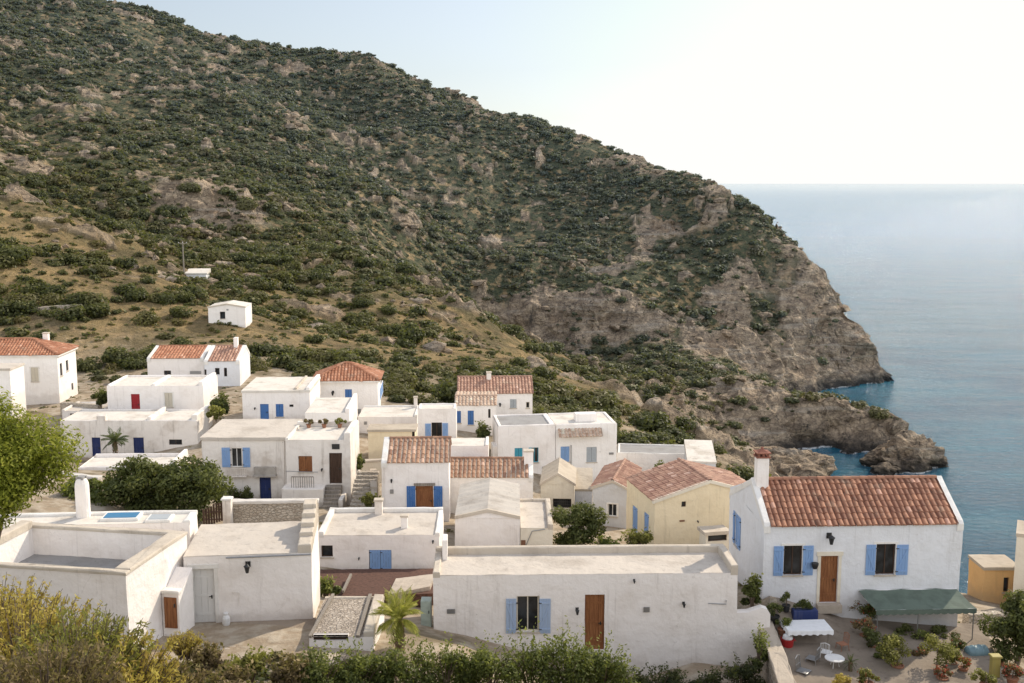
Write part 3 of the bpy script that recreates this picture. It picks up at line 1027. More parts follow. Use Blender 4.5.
M['metal'] = m_plain('dark_metal', (.06, .06, .06), .5, .6)
M['greymetal'] = m_plain('grey_metal', (.35, .35, .35), .45, .7)
M['whitemetal'] = m_plain('white_metal', (.75, .74, .72), .45)
M['concrete'] = m_plain('concrete', (.42, .38, .33), .9, var=.5, scale=2)
M['rust'] = m_plain('rusty_metal', (.24, .12, .07), .8)
M['potclay'] = m_plain('dark_clay', (.27, .11, .075), .85, var=.5)
M['terracotta'] = m_plain('terracotta', (.34, .16, .095), .85, var=.4)


# ------------------------------------------------------------------ tile roofs
def tile_slope(mb, A, B, Cc, D, tw=.26, course=.36, amp=.075, mortar=False, seed=0):
    rr = random.Random(seed)
    A, B, Cc, D = map(Vector, (A, B, Cc, D))
    e = (B - A).normalized()
    n = e.cross(D - A).normalized()
    if n.z < 0:
        n = -n
    s = n.cross(e)
    if s.dot(D - A) < 0:
        s = -s
    bl = (B - A).length
    dx, L = (D - A).dot(e), (D - A).dot(s)
    cx = (Cc - A).dot(e)
    prof = [(0, 0), (.10, .0), (.19, .6), (.36, 1), (.58, 1), (.76, .6), (.85, .0), (1, 0)]
    lo = min(0, dx); hi = max(bl, cx)
    nr = max(1, round(L / course))
    for r in range(nr):
        t0, t1 = r / nr, (r + 1) / nr
        t1e = min(1, t1 + .04)
        a0, b0 = dx * t0, bl + (cx - bl) * t0
        a1, b1 = dx * t1, bl + (cx - bl) * t1
        x = lo
        while x < hi:
            if x + tw > min(a0, a1) and x < max(b0, b1):
                jit = rr.uniform(-.013, .013); lift = .03 + rr.uniform(-.008, .016); slip = .09 if rr.random() < .02 else rr.uniform(-.012, .012)
                rows = [[], [], []]
                for (qx, qz) in prof:
                    X0 = min(max(x + qx * tw + jit * 2, a0), b0); X1 = min(max(x + qx * tw, a1), b1)
                    rows[0].append(A + e * X0 + s * (t0 * L - slip) + n * (amp * qz * .2))
                    rows[1].append(A + e * X0 + s * (t0 * L - slip) + n * (amp * qz + lift))
                    rows[2].append(A + e * X1 + s * (t1e * L) + n * (amp * qz * .92 + .002))
                tint = min(1, max(0, rr.gauss(.5, .27))) if rr.random() > .035 else 1.12
                n0 = len(mb.f)
                mb.grid(rows, t=tint)
                # channels
                for k in (0, 6, 7, 13):
                    if n0 + k < len(mb.f):
                        mb.t[n0 + k] = 1.6 if mortar else max(0, tint - .45)
            x += tw


def ridge_caps(mb, p, q, r=.11, ln=.4, tint=None, seed=3):
    rr = random.Random(seed)
    p, q = Vector(p), Vector(q)
    d = q - p
    n = max(1, round(d.length / ln))
    e = d.normalized()
    side = e.cross(Vector((0, 0, 1))).normalized(); up = side.cross(e)
    for k in range(n):
        a = p + d * (k / n); b = p + d * ((k + 1.06) / n)
        rows = []
        for c, rad in ((a, r * 1.08), (b, r * .92)):
            rows.append([c + side * math.cos(t) * rad + up * (math.sin(t) * rad - .03) for t in np.linspace(0, PI, 7)])
        mb.grid(rows, t=rr.uniform(.2, .8) if tint is None else tint)


# ------------------------------------------------------------------ houses
class House:
    def __init__(s, name, label, TL, Y, pxR=None, w=None, yaw=0, base=None, h=None, depth=None, back=None, wall='white', cat='house', group=None, corner='L'):
        s.name, s.label, s.wallmat = name, label, M[wall]
        y = math.radians(yaw)
        s.yaw = y
        s.U = Vector((math.cos(y), math.sin(y), 0)); s.Vv = Vector((-math.sin(y), math.cos(y), 0))
        top = at(TL[0], TL[1], Y)
        if pxR is not None:
            lo, hi = 0, 60
            for _ in range(50):
                mid = (lo + hi) / 2
                if project(top + s.U * mid)[0] < pxR: lo = mid
                else: hi = mid
            w = lo
        if corner == 'R':
            top = top - s.U * w
        s.w = w
        s.top = top.z
        s.O = Vector((top.x, top.y, top.z))
        if base is not None:
            s.O.z = s.pix('F', *base, raw=True).z
            h = top.z - s.O.z
        else:
            s.O.z = top.z - h
        s.h = h
        if back is not None:
            dz = back[2] if len(back) > 2 else 0
            q = atz(back[0], back[1], top.z + dz)
            depth = (q - s.O).dot(s.Vv)
        s.d = depth
        s.root = thing(name, label, cat, s.O, y, group)
        s.holes = {'F': [], 'R': [], 'L': [], 'B': []}
        s.gable = None
        s.backh = None

    # -- frames
    def P(s, face, a, out, z):
        if face == 'F': return Vector((a, -out, z))
        if face == 'R': return Vector((s.w + out, a, z))
        if face == 'L': return Vector((-out, a, z))
        return Vector((a, s.d + out, z))

    def pix(s, face, px, py, raw=False):
        n = {'F': -s.Vv, 'R': s.U, 'L': -s.U, 'B': s.Vv}[face]
        p0 = Vector((s.O.x, s.O.y, 0)) + (s.U * s.w if face == 'R' else Vector((0, 0, 0)))
        d = ray(px, py); c = Vector((0, 0, CZ))
        t = (p0 - c).dot(n) / d.dot(n)
        q = c + d * t
        if raw: return q
        r = q - s.O
        return (r.dot(s.U) if face in 'FB' else r.dot(s.Vv)), r.z

    def rect(s, face, x0, y0, x1, y1):
        xm, ym = (x0 + x1) / 2, (y0 + y1) / 2
        a0, a1 = s.pix(face, x0, ym)[0], s.pix(face, x1, ym)[0]
        z0, z1 = s.pix(face, xm, y1)[1], s.pix(face, xm, y0)[1]
        return min(a0, a1), z0, max(a0, a1), z1

    def fb(s, mb, face, a0, o0, z0, a1, o1, z1, t=.5):
        """box on a face"""
        p, q = s.P(face, a0, o0, z0), s.P(face, a1, o1, z1)
        mb.box(min(p.x, q.x), min(p.y, q.y), min(p.z, q.z), max(p.x, q.x), max(p.y, q.y), max(p.z, q.z), t)

    # -- openings
    def window(s, face, px, frame='whitepaint', pane='glass', sh=None, shm='blue', mull=1, trans=0, sill=True, rev=.16, lintel=False, closed=False, bars=False, label=None, fw=.05, surround=None):
        a0, z0, a1, z1 = s.rect(face, *px)
        s.holes[face].append((a0, z0, a1, z1, rev))
        w = MB()
        o = -rev * .55
        for b in ((a0, z0, a0 + fw, z1), (a1 - fw, z0, a1, z1), (a0 + fw, z0, a1 - fw, z0 + fw), (a0 + fw, z1 - fw, a1 - fw, z1)):
            s.fb(w, face, b[0], o - .06, b[1], b[2], o, b[3])
        for k in range(mull):
            c = a0 + (a1 - a0) * (k + 1) / (mull + 1)
            s.fb(w, face, c - fw * .45, o - .055, z0 + fw, c + fw * .45, o - .004, z1 - fw)
        for k in range(trans):
            c = z0 + (z1 - z0) * (k + 1) / (trans + 1)
            s.fb(w, face, a0 + fw, o - .045, c - .018, a1 - fw, o - .012, c + .018)
        win = w.build('window', M[frame], s.root)
        if label: win['label'] = label
        g = MB()
        s.fb(g, face, a0 + fw * .5, o - .05, z0 + fw * .5, a1 - fw * .5, o - .035, z1 - fw * .5)
        g.build('pane', M[pane], win)
        if sill:
            g = MB(); s.fb(g, face, a0 - .06, -.02, z0 - .07, a1 + .06, .07, z0 - .002); g.build('sill', M['coping'], win)
        if lintel:
            g = MB(); s.fb(g, face, a0 - .12, -.02, z1 + .002, a1 + .12, .05, z1 + .13); g.build('lintel', M['coping'], win)
        if surround:
            g = MB()
            for b in ((a0 - .12, z0, a0, z1), (a1, z0, a1 + .12, z1), (a0 - .12, z1, a1 + .12, z1 + .1)):
                s.fb(g, face, b[0], -.02, b[1], b[2], .025, b[3])
            g.build('surround', M[surround], win)
        if closed:
            s.shutter(face, (a0 + .01, z0 + .01, (a0 + a1) / 2 - .006, z1 - .01), shm, -.03)
            s.shutter(face, ((a0 + a1) / 2 + .006, z0 + .01, a1 - .01, z1 - .01), shm, -.03)
        for q in (sh or []):
            b0, c0, b1, c1 = s.rect(face, *q)
            s.shutter(face, (b0, c0, b1, c1), shm, .05, flip=(b0 + b1) / 2 < (a0 + a1) / 2)
        if bars:
            g = MB()
            n = max(2, int((a1 - a0) / .14))
            for k in range(1, n):
                c = a0 + (a1 - a0) * k / n
                s.fb(g, face, c - .012, -.02, z0, c + .012, .004, z1)
            for k in (1, 2):
                c = z0 + (z1 - z0) * k / 3
                s.fb(g, face, a0, -.016, c - .012, a1, 0, c + .012)
            g.build('bars', M['metal'], win)
        return (a0, z0, a1, z1)

    def shutter(s, face, r, mat, out, flip=False):
        a0, z0, a1, z1 = r
        m = MB()
        n = max(2, round((a1 - a0) / .13))
        for k in range(n):
            b0, b1 = a0 + (a1 - a0) * k / n, a0 + (a1 - a0) * (k + 1) / n
            s.fb(m, face, b0 + .005, out - .03, z0, b1 - .005, out, z1)
        for zz in (z0 + (z1 - z0) * .12, z1 - (z1 - z0) * .12):
            s.fb(m, face, a0 + .01, out + .001, zz - .045, a1 - .01, out + .024, zz + .045)
        # brace
        p, q = (a0 + .05, z0 + (z1 - z0) * .17), (a1 - .05, z1 - (z1 - z0) * .17)
        if flip: p, q = (a1 - .05, p[1]), (a0 + .05, q[1])
        m.beam(s.P(face, p[0], out + .012, p[1]), s.P(face, q[0], out + .012, q[1]), .07, .02, up=s.P(face, 0, 1, 0) - s.P(face, 0, 0, 0))
        o = m.build('shutter', M[mat], s.root)
        ea = a0 if flip is False and out < 0 else (a1 if flip else a0)
        if s.O.y < 75:
            for zz in (z0 + (z1 - z0) * .12, z1 - (z1 - z0) * .12):
                h = MB()
                s.fb(h, face, ea - .02, out - .04, zz - .02, ea + .1, out + .028, zz + .02)
                h.build('hinge', M['metal'], o)
        return o

    def door(s, face, px, mat='brown', frame=None, rev=.14, planks=4, step=False, label=None, low=None, handle=True):
        a0, z0, a1, z1 = s.rect(face, *px)
        if low is not None: z0 = low
        s.holes[face].append((a0, z0, a1, z1, rev))
        d = MB(); o = -rev * .5
        f = .05
        for b in ((a0, z0, a0 + f, z1), (a1 - f, z0, a1, z1), (a0 + f, z1 - f, a1 - f, z1)):
            s.fb(d, face, b[0], o - .07, b[1], b[2], o, b[3])
        for k in range(planks):
            b0, b1 = a0 + f + (a1 - a0 - 2 * f) * k / planks, a0 + f + (a1 - a0 - 2 * f) * (k + 1) / planks
            s.fb(d, face, b0 + .006, o - .06, z0, b1 - .006, o - .022, z1 - f)
        s.fb(d, face, a0 + f, o - .07, z0, a1 - f, o - .045, z1 - f)
        for zz in (.16, .5, .84):
            c = z0 + (z1 - z0) * zz
            s.fb(d, face, a0 + f + .02, o - .021, c - .05, a1 - f - .02, o - .006, c + .05)
        do = d.build('door', M[mat], s.root)
        if label: do['label'] = label
        if handle:
            h = MB(); zz = z0 + (z1 - z0) * .47
            s.fb(h, face, a1 - f - .12, o - .02, zz - .08, a1 - f - .07, o + .002, zz + .08)
            s.fb(h, face, a1 - f - .2, o + .02, zz + .01, a1 - f - .07, o + .05, zz + .035)
            h.build('handle', M['metal'], do)
        if frame:
            g = MB()
            for b in ((a0 - .14, z0, a0, z1 + .001), (a1, z0, a1 + .14, z1 + .001), (a0 - .2, z1 + .001, a1 + .2, z1 + .19)):
                s.fb(g, face, b[0], -.05, b[1], b[2], .035 if b[3] < z1 + .1 else .06, b[3])
            g.build('surround', M[frame], do)
        if step:
            g = MB(); s.fb(g, face, a0 - .15, 0, z0 - .4, a1 + .15, .35, z0 - .01); g.build('doorstep', M['coping'], do)
        return (a0, z0, a1, z1)

    # -- details
    def lamp(s, face, px, size=.16):
        a, z = s.pix(face, *px)
        m = MB()
        s.fb(m, face, a - size * .35, 0, z - size * .4, a + size * .35, .02, z + size * .4)
        m.beam(s.P(face, a, .02, z + size * .3), s.P(face, a, size * 1.1, z + size * .45), .02, .02)
        o = m.build('wall_lamp', M['metal'], s.root)
        g = MB(); c = s.P(face, a, size * 1.1, z)
        g.lathe([(size * .2, -size * .9), (size * .38, -size * .1), (size * .5, size * .05), (size * .1, size * .35)], c, 8)
        g.build('lantern', M['metal'], o)

    def vent(s, face, px, mat='greymetal'):
        a0, z0, a1, z1 = s.rect(face, *px)
        m = MB()
        s.fb(m, face, a0, -.01, z0, a1, .03, z1)
        n = 3
        for k in range(n):
            zz = z0 + (z1 - z0) * (k + .5) / n
            s.fb(m, face, a0 + .03, .031, zz - .015, a1 - .03, .05, zz + .015)
        m.build('vent', M[mat], s.root)

    def pipe(s, face, pts, r=.035, mat='greymetal', name='drainpipe'):
        m = MB()
        m.tube([s.P(face, a, r + .012, z) for a, z in [s.pix(face, *p) for p in pts]], r, 6)
        m.build(name, M[mat], s.root)

    def chimney(s, px, base_dz, size=(.5, .5), h=1.0, v=1.0, mat='white', cap='flat', name='chimney', u=None):
        """px: pixel column of the axis; v: how far back; base_dz: height over wall top"""
        if u is None:
            lo, hi = -3, s.w + 3
            for _ in range(40):
                mid = (lo + hi) / 2
                if project(s.O + s.U * mid + s.Vv * v)[0] < px: lo = mid
                else: hi = mid
            u = lo
        z0 = s.h + base_dz
        m = MB()
        a, b = size
        if cap == 'round':
            m.lathe([(a * .5, -.3), (a * .5, h * .8), (a * .47, h * .9), (a * .36, h), (a * .3, h * 1.02)], (u, v, z0), 16, wob=.01)
            o = m.build(name, M[mat], s.root, smooth=False)
            g = MB(); g.lathe([(a * .26, h * 1.0), (a * .27, h * 1.08)], (u, v, z0), 10)
            for k in range(4):
                t = k * PI / 2 + .5
                g.box(u + a * .3 * math.cos(t) - .05, v + a * .3 * math.sin(t) - .05, z0 + h, u + a * .3 * math.cos(t) + .05, v + a * .3 * math.sin(t) + .05, z0 + h + .13)
            g.build('chimney_cap', M['roofgrey'], o)
            return o
        m.rough_box(u - a / 2, v - b / 2, z0 - .5, u + a / 2, v + b / 2, z0 + h, .25, .012, rnd=.03)
        o = m.build(name, M[mat], s.root)
        if cap == 'flat':
            g = MB(); g.rough_box(u - a / 2 - .05, v - b / 2 - .05, z0 + h + .002, u + a / 2 + .05, v + b / 2 + .05, z0 + h + .1, .25, .008, rnd=.02)
            g.build('chimney_cap', M['coping'], o)
        elif cap == 'pot':
            g = MB()
            g.box(u - a / 2 - .06, v - b / 2 - .06, z0 + h + .002, u + a / 2 + .06, v + b / 2 + .06, z0 + h + .07)
            for q in (-1, 0, 1):
                for sgn in (-1, 1):
                    g.box(u + q * a * .4 - .05, v + sgn * b * .42 - .05, z0 + h + .07, u + q * a * .4 + .05, v + sgn * b * .42 + .05, z0 + h + .21)
            g.box(u - a / 2 - .07, v - b / 2 - .07, z0 + h + .21, u + a / 2 + .07, v + b / 2 + .07, z0 + h + .26)
            g.box(u - a * .42, v - b * .42, z0 + h + .26, u + a * .42, v + b * .42, z0 + h + .38, taper=.3)
            g.lathe([(.06, 0), (.08, .05), (.05, .12)], (u, v, z0 + h + .36), 8)
            g.build('chimney_pot', M['potclay'], o)
        return o

    # -- roofs
    def flat(s, mat='roof', dz=.02, over=.0, thick=.14, parapets=None, pmat='coping', rb=None):
        """flat roof; parapets {side: (height over wall top, thickness)}"""
        parapets = parapets or {}
        m = MB()
        z = s.h + dz
        rb = 0 if rb is None else rb          # rise of the far edge
        e = over if dz >= 0 else -.02
        nx, ny = max(2, int(s.w / .6)), max(2, int(s.d / .6))
        rows = []
        for j in range(ny + 1):
            v = -e + (s.d + 2 * e) * j / ny
            rows.append([(-e + (s.w + 2 * e) * i / nx, v, z + .012 * math.sin(i * 1.7 + j * 2.3) * (0 < i < nx) + rb * j / ny + random.uniform(-.012, .012)) for i in range(nx + 1)])
        m.grid(rows)
        if dz >= 0:
            for edge in ([r[0] for r in rows][::-1], rows[0], [r[-1] for r in rows], rows[-1][::-1]):
                m.grid([[(p[0], p[1], s.h - thick * (over > 0)) for p in edge], edge])
            if over > 0:
                m.poly([(-e, -e, s.h - thick), (-e, s.d + e, s.h - thick), (s.w + e, s.d + e, s.h - thick), (s.w + e, -e, s.h - thick)])
        m.build('roof', M[mat], s.root)
        if parapets:
            q = MB()
            f = lambda k: parapets.get(k, (0, 0))[1]
            zb = min(z, s.h) - .05
            g = .004 if dz >= 0 else -.055
            for k, (hh, th) in parapets.items():
                if k == 'F': b = (-g, -g, s.w + g, th)
                if k == 'B': b = (-g, s.d - th, s.w + g, s.d + g)
                if k == 'L': b = (-g, f('F') + .003 if 'F' in parapets else -g, th, s.d - f('B') - .003 if 'B' in parapets else s.d + g)
                if k == 'R': b = (s.w - th, f('F') + .003 if 'F' in parapets else -g, s.w + g, s.d - f('B') - .003 if 'B' in parapets else s.d + g)
                q.rough_box(b[0], b[1], (s.h - .10) if dz >= 0 else zb, b[2], b[3], s.h + hh, .55, .018, rnd=.05)
            if dz < -.5:
                q.v = [(x, y, min(z_, s.h - .05)) for x, y, z_ in q.v]
                q.build('parapet', s.wallmat, s.root)
                q = MB()
                for k, (hh, th) in parapets.items():
                    b = {'F': (-.02, -.02, s.w + .02, th + .03), 'B': (-.02, s.d - th - .03, s.w + .02, s.d + .02), 'L': (-.02, f('F') + .034, th + .03, s.d - f('B') - .034), 'R': (s.w - th - .03, f('F') + .034, s.w + .02, s.d - f('B') - .034)}[k]
                    q.rough_box(b[0], b[1], s.h - .08, b[2], b[3], s.h + hh + .02, .55, .022, rnd=.05)
                q.build('coping', M[pmat], s.root)
            else:
                q.build('parapet', M[pmat], s.root)

    def gable_u(s, rh, rv=None, tile='tile_red', oh=.12, coping=('L', 'R'), cmat='whitecoping', tw=.26, course=.36, mortar=False, backz=0, cth=.22, back=True):
        """ridge along the front; rise rh at depth rv"""
        rv = s.d / 2 if rv is None else rv
        s.gable = ('u', rh, rv, backz)
        m = MB()
        k = rh / rv
        x0 = cth if 'L' in coping else -.1; x1 = s.w - cth if 'R' in coping else s.w + .1
        zt = .05
        tile_slope(m, (x0, -oh, s.h - k * oh + zt), (x1, -oh, s.h - k * oh + zt), (x1, rv, s.h + rh + zt), (x0, rv, s.h + rh + zt), tw, course, mortar=mortar, seed=sum(map(ord, s.label)))
        if back and rv < s.d - .2:
            kb = (rh - backz) / (s.d - rv)
            tile_slope(m, (x1, s.d + oh, s.h + backz - kb * oh + zt), (x0, s.d + oh, s.h + backz - kb * oh + zt), (x0, rv, s.h + rh + zt), (x1, rv, s.h + rh + zt), tw, course * 1.3, mortar=mortar, seed=5)
        ridge_caps(m, (x0, rv, s.h + rh + .1), (x1, rv, s.h + rh + .1), .12, .42)
        m.build('roof', M[tile], s.root, tint=True)
        if coping:
            for side in coping:
                c = MB()
                u0, u1 = (-.02, cth) if side == 'L' else (s.w - cth, s.w + .02)
                pts = [(-.06, s.h + .0)] + [(rv * t, s.h + rh * t + .13) for t in (.02, .2, .4, .6, .8, .95)] + [(rv, s.h + rh + .16)]
                pts += [(rv + (s.d - rv) * t, s.h + rh + (backz - rh) * t + .13) for t in (.05, .2, .4, .6, .8, .98)] + [(s.d + .06, s.h + backz)]
                rows = []
                for (v, z) in pts:
                    wz = random.uniform(-.012, .012)
                    rows.append([(u0, v, z - .32), (u0, v, z + wz - .03), (u0 + .03, v, z + wz), (u1 - .03, v, z + wz), (u1, v, z + wz - .03), (u1, v, z - .32)])
                c.grid(rows)
                c.poly(rows[0][::-1]); c.poly(rows[-1])
                c.build('coping', M[cmat], s.root)

    def gable_v(s, rh, ru=None, tile='tile_red', oh=.1, tw=.28, course=.38, mortar=False, plain=None, rise_back=0, verge='whitecoping'):
        """gable facing the front"""
        ru = s.w / 2 if ru is None else ru
        s.gable = ('v', rh, ru, 0)
        zt = .05
        if plain:
            m = MB()
            n = max(3, int(s.d / .5))
            for (ua, ub, za, zb) in ((-oh, ru, -rh * oh / ru, rh), (ru, s.w + oh, rh, -rh * oh / (s.w - ru))):
                rows = []
                for j in range(n + 1):
                    v = -.06 + (s.d + .1) * j / n
                    rows.append([(ua + (ub - ua) * i / 4, v, s.h + zt + za + (zb - za) * i / 4 + .035 * (j % 2) + random.uniform(-.012, .012)) for i in range(5)])
                m.grid(rows)
                m.grid([[(p[0], p[1], p[2] - .1) for p in rows[0]], rows[0]])
            m.build('roof', M[plain], s.root)
        else:
            m = MB()
            k = rh / ru
            tile_slope(m, (-oh, s.d, s.h - k * oh + zt), (-oh, -.05, s.h - k * oh + zt), (ru, -.05, s.h + rh + zt), (ru, s.d, s.h + rh + zt), tw, course, mortar=mortar, seed=7)
            k = rh / (s.w - ru)
            tile_slope(m, (s.w + oh, -.05, s.h - k * oh + zt), (s.w + oh, s.d, s.h - k * oh + zt), (ru, s.d, s.h + rh + zt), (ru, -.05, s.h + rh + zt), tw, course, mortar=mortar, seed=8)
            ridge_caps(m, (ru, -.05, s.h + rh + .1), (ru, s.d, s.h + rh + .1), .12, .42)
            m.build('roof', M[tile], s.root, tint=True)
        if verge:
            c = MB()
            for v0 in (-.08,):
                pts = [(-oh, -rh * oh / ru), (ru * .5, rh * .5), (ru, rh), ((ru + s.w) / 2, rh * .5), (s.w + oh, -rh * oh / (s.w - ru))]
                rows = []
                for (u, z) in pts:
                    rows.append([(u, v0, s.h + z - .06), (u, v0, s.h + z + .13), (u, v0 + .2, s.h + z + .13), (u, v0 + .2, s.h + z - .02)])
                c.grid(rows); c.poly(rows[0]); c.poly(rows[-1][::-1])
            c.build('coping', M[verge], s.root)

    def hip(s, rh, run, tile='tile_orange', oh=.25, tw=.3, course=.4):
        """hipped roof: ridge along the front, inset by run at each end"""
        a, b = s.w + oh, s.d + oh
        rv = s.d / 2
        run = min(run, s.w / 2)
        z0, z1 = s.h + .03, s.h + rh
        e = [(-oh, -oh, z0), (a, -oh, z0), (a, b, z0), (-oh, b, z0)]
        r0, r1 = (run, rv, z1), (s.w - run, rv, z1)
        m = MB()
        tile_slope(m, e[0], e[1], r1, r0, tw, course, seed=1)
        tile_slope(m, e[1], e[2], r1, r1, tw, course, seed=2)
        tile_slope(m, e[2], e[3], r0, r1, tw, course, seed=3)
        tile_slope(m, e[3], e[0], r0, r0, tw, course, seed=4)
        for p, q in ((e[0], r0), (e[3], r0), (e[1], r1), (e[2], r1), (r0, r1)):
            if (Vector(p) - Vector(q)).length > .2:
                ridge_caps(m, (p[0], p[1], p[2] + .06), (q[0], q[1], q[2] + .06), .13, .45)
        m.build('roof', M[tile], s.root, tint=True)
        g = MB()
        g.rough_box(-oh + .04, -oh + .04, s.h - .12, a - .04, b - .04, s.h + .02, 1, .005)
        g.build('eave', M['whitecoping'], s.root)

    def pent(s, face, px, out=.6, tile='tile_pale', drop=.35):
        a0, z0, a1, z1 = s.rect(face, *px)
        m = MB()
        tile_slope(m, s.P(face, a0, out, z1 - drop), s.P(face, a1, out, z1 - drop), s.P(face, a1, .0, z1), s.P(face, a0, .0, z1), .28, .36, mortar=True, seed=4)
        m.build('pent_roof', M[tile], s.root, tint=True)

    # -- walls last: they know the openings
    def finish(s, below=3.0, skip_back=False):
        m = MB()
        for face in 'FRLB':
            L = s.w if face in 'FB' else s.d
            hs = s.holes[face]
            A = sorted({0, L, *[h[0] for h in hs], *[h[2] for h in hs]}); A = [a for a in A if 0 <= a <= L]
            Z = sorted({-below, s.h, *[h[1] for h in hs], *[h[3] for h in hs]}); Z = [z for z in Z if -below <= z <= s.h]
            if s.O.y < 80:
                A = [q for a, b in zip(A[:-1], A[1:]) for q in np.linspace(a, b, max(1, int((b - a) / .45)) + 1)[:-1]] + [A[-1]]
                Z = [q for a, b in zip(Z[:-1], Z[1:]) for q in np.linspace(a, b, max(1, int((b - a) / .45)) + 1)[:-1]] + [Z[-1]]
            for i in range(len(A) - 1):
                for j in range(len(Z) - 1):
                    ca, cz_ = (A[i] + A[i + 1]) / 2, (Z[j] + Z[j + 1]) / 2
                    if any(h[0] < ca < h[2] and h[1] < cz_ < h[3] for h in hs):
                        continue
                    m.quad(s.P(face, A[i], 0, Z[j]), s.P(face, A[i + 1], 0, Z[j]), s.P(face, A[i + 1], 0, Z[j + 1]), s.P(face, A[i], 0, Z[j + 1]))
            for a0, z0, a1, z1, r in hs:
                p = lambda a, o, z: s.P(face, a, o, z)
                m.quad(p(a0, 0, z0), p(a0, 0, z1), p(a0, -r, z1), p(a0, -r, z0)); m.quad(p(a1, 0, z0), p(a1, 0, z1), p(a1, -r, z1), p(a1, -r, z0))
                m.quad(p(a0, 0, z0), p(a1, 0, z0), p(a1, -r, z0), p(a0, -r, z0)); m.quad(p(a0, 0, z1), p(a1, 0, z1), p(a1, -r, z1), p(a0, -r, z1))
        if s.gable:
            k, rh, r, bz = s.gable
            if k == 'u':
                for face in 'LR':
                    m.poly([s.P(face, 0, 0, s.h), s.P(face, s.d, 0, s.h), s.P(face, s.d, 0, s.h + bz), s.P(face, r, 0, s.h + rh)])
                if bz > 0:
                    m.quad(s.P('B', 0, 0, s.h), s.P('B', s.w, 0, s.h), s.P('B', s.w, 0, s.h + bz), s.P('B', 0, 0, s.h + bz))
            else:
                for face in 'FB':
                    m.poly([s.P(face, 0, 0, s.h), s.P(face, s.w, 0, s.h), s.P(face, r, 0, s.h + rh)])
        # hand-plastered: walls are never quite plane
        if s.O.y < 80:
            arr = np.array(m.v)
            w = arr + np.array([s.O.x, s.O.y, s.O.z])
            k = .030
            arr[:, 0] += fbm(w[:, 0], w[:, 1], w[:, 2], 1.3, 2) * k
            arr[:, 1] += fbm(w[:, 0] + 50, w[:, 1], w[:, 2], 1.3, 2) * k
            m.v = [tuple(p) for p in arr]
        m.build('wall', s.wallmat, s.root)
        return s
# ------------------------------------------------------------------ the village
HS = {}
# front row ---------------------------------------------------------
h = House('flat_house', 'long low white house with gravelled flat roof, orange wooden door and pale blue shutters', (433, 575.5), 46, pxR=738, yaw=1.5, base=(585, 668), back=(716, 546, .2))
h.window('F', (516.5, 596, 539, 631.5), frame='cream_paint', sh=[(506, 598.6, 516.3, 633), (539.3, 598.6, 550.6, 633)], shm='paleblue', fw=.06)
h.door('F', (584.6, 594.5, 604, 648), 'brown', low=h.pix('F', 594, 650)[1], label='orange brown plank door')
h.flat('roof', dz=.0, parapets={'B': (.32, .3), 'R': (.36, .32), 'L': (.16, .3)}, pmat='coping')
h.vent('F', (447, 609, 455, 613.5)); h.vent('F', (643.5, 607, 649.5, 612))
h.lamp('F', (577, 609), .2); h.lamp('F', (634, 580), .12); h.lamp('F', (683.5, 603), .16)
h.pipe('F', [(708, 603), (726, 604), (726, 600)], .02, 'greymetal', 'cable')
h.chimney(446, .1, (.22, .9), .85, h.d - .6, 'white', None, name='fin_wall')
m = MB()      # low wall that steps down from the corner of the house
zt0, zt1 = h.pix('F', 740, 613)[1], h.pix('F', 765, 608)[1]
a1 = h.pix('F', 771, 612)[0]
prof = [(h.w + .002, zt0), (h.w + .5, zt0 + .02), (a1 - .4, zt1), (a1 - .15, zt1 - .08), (a1 - .02, zt1 - .3), (a1, -2.5), (h.w + .002, -2.5)]
m.poly([(a, .01, z) for a, z in prof]); m.poly([(a, .42, z) for a, z in prof][::-1])
m.grid([[(a, .01, z) for a, z in prof], [(a, .42, z) for a, z in prof]], True)
m.build('wing_wall', M['white'], h.root)
h.finish(); HS['front'] = h

h = House('tiled_house', 'white house with red barrel tile roof, bright blue shutters and tall chimney above the sea', (764.5, 526.2), 49, pxR=963, yaw=2.5, base=(829, 603), depth=6.6, wall='coolwhite')
h.window('F', (783.6, 545.5, 802, 575), frame='darkwood', sh=[(773.4, 546, 783.2, 575.5), (802.6, 545.5, 813, 575)], shm='skyblue', surround='whitecoping')
h.window('F', (875.7, 543.8, 895, 574.5), frame='darkwood', sh=[(865.6, 544.5, 875.3, 574.8), (896, 544.5, 907.7, 574.6)], shm='skyblue', surround='whitecoping')
h.door('F', (820, 555.5, 837.6, 602.5), 'brown', frame='cream', step=True, planks=5)
h.lamp('F', (829, 535.5), .34)
m = MB(); a, z = h.pix('F', 813.6, 564); m.lathe([(.1, -.15), (.17, .05), (.17, .12), (.12, .13)], h.P('F', a, .2, z), 10); m.build('hanging_pot', M['metal'], h.root)
h.window('L', (735.2, 513, 738.2, 546), frame='whitepaint', shm='skyblue', closed=True, mull=0)
a0, z0, a1, z1 = h.rect('L', 735.2, 513, 738.2, 546)
h.shutter('L', (a0 - (a1 - a0) * .9, z0, a0 - .02, z1), 'skyblue', .05); h.shutter('L', (a1 + .02, z0, a1 + (a1 - a0) * .5, z1), 'skyblue', .05)
h.gable_u(1.45, 2.55, 'tile_red', backz=-.3, tw=.265, course=.37, cth=.28)
h.chimney(769.5, .1, (.56, .56), 2.6, 2.3, 'white', 'pot', u=.42)
h.finish(); HS['tiled'] = h
H2 = h

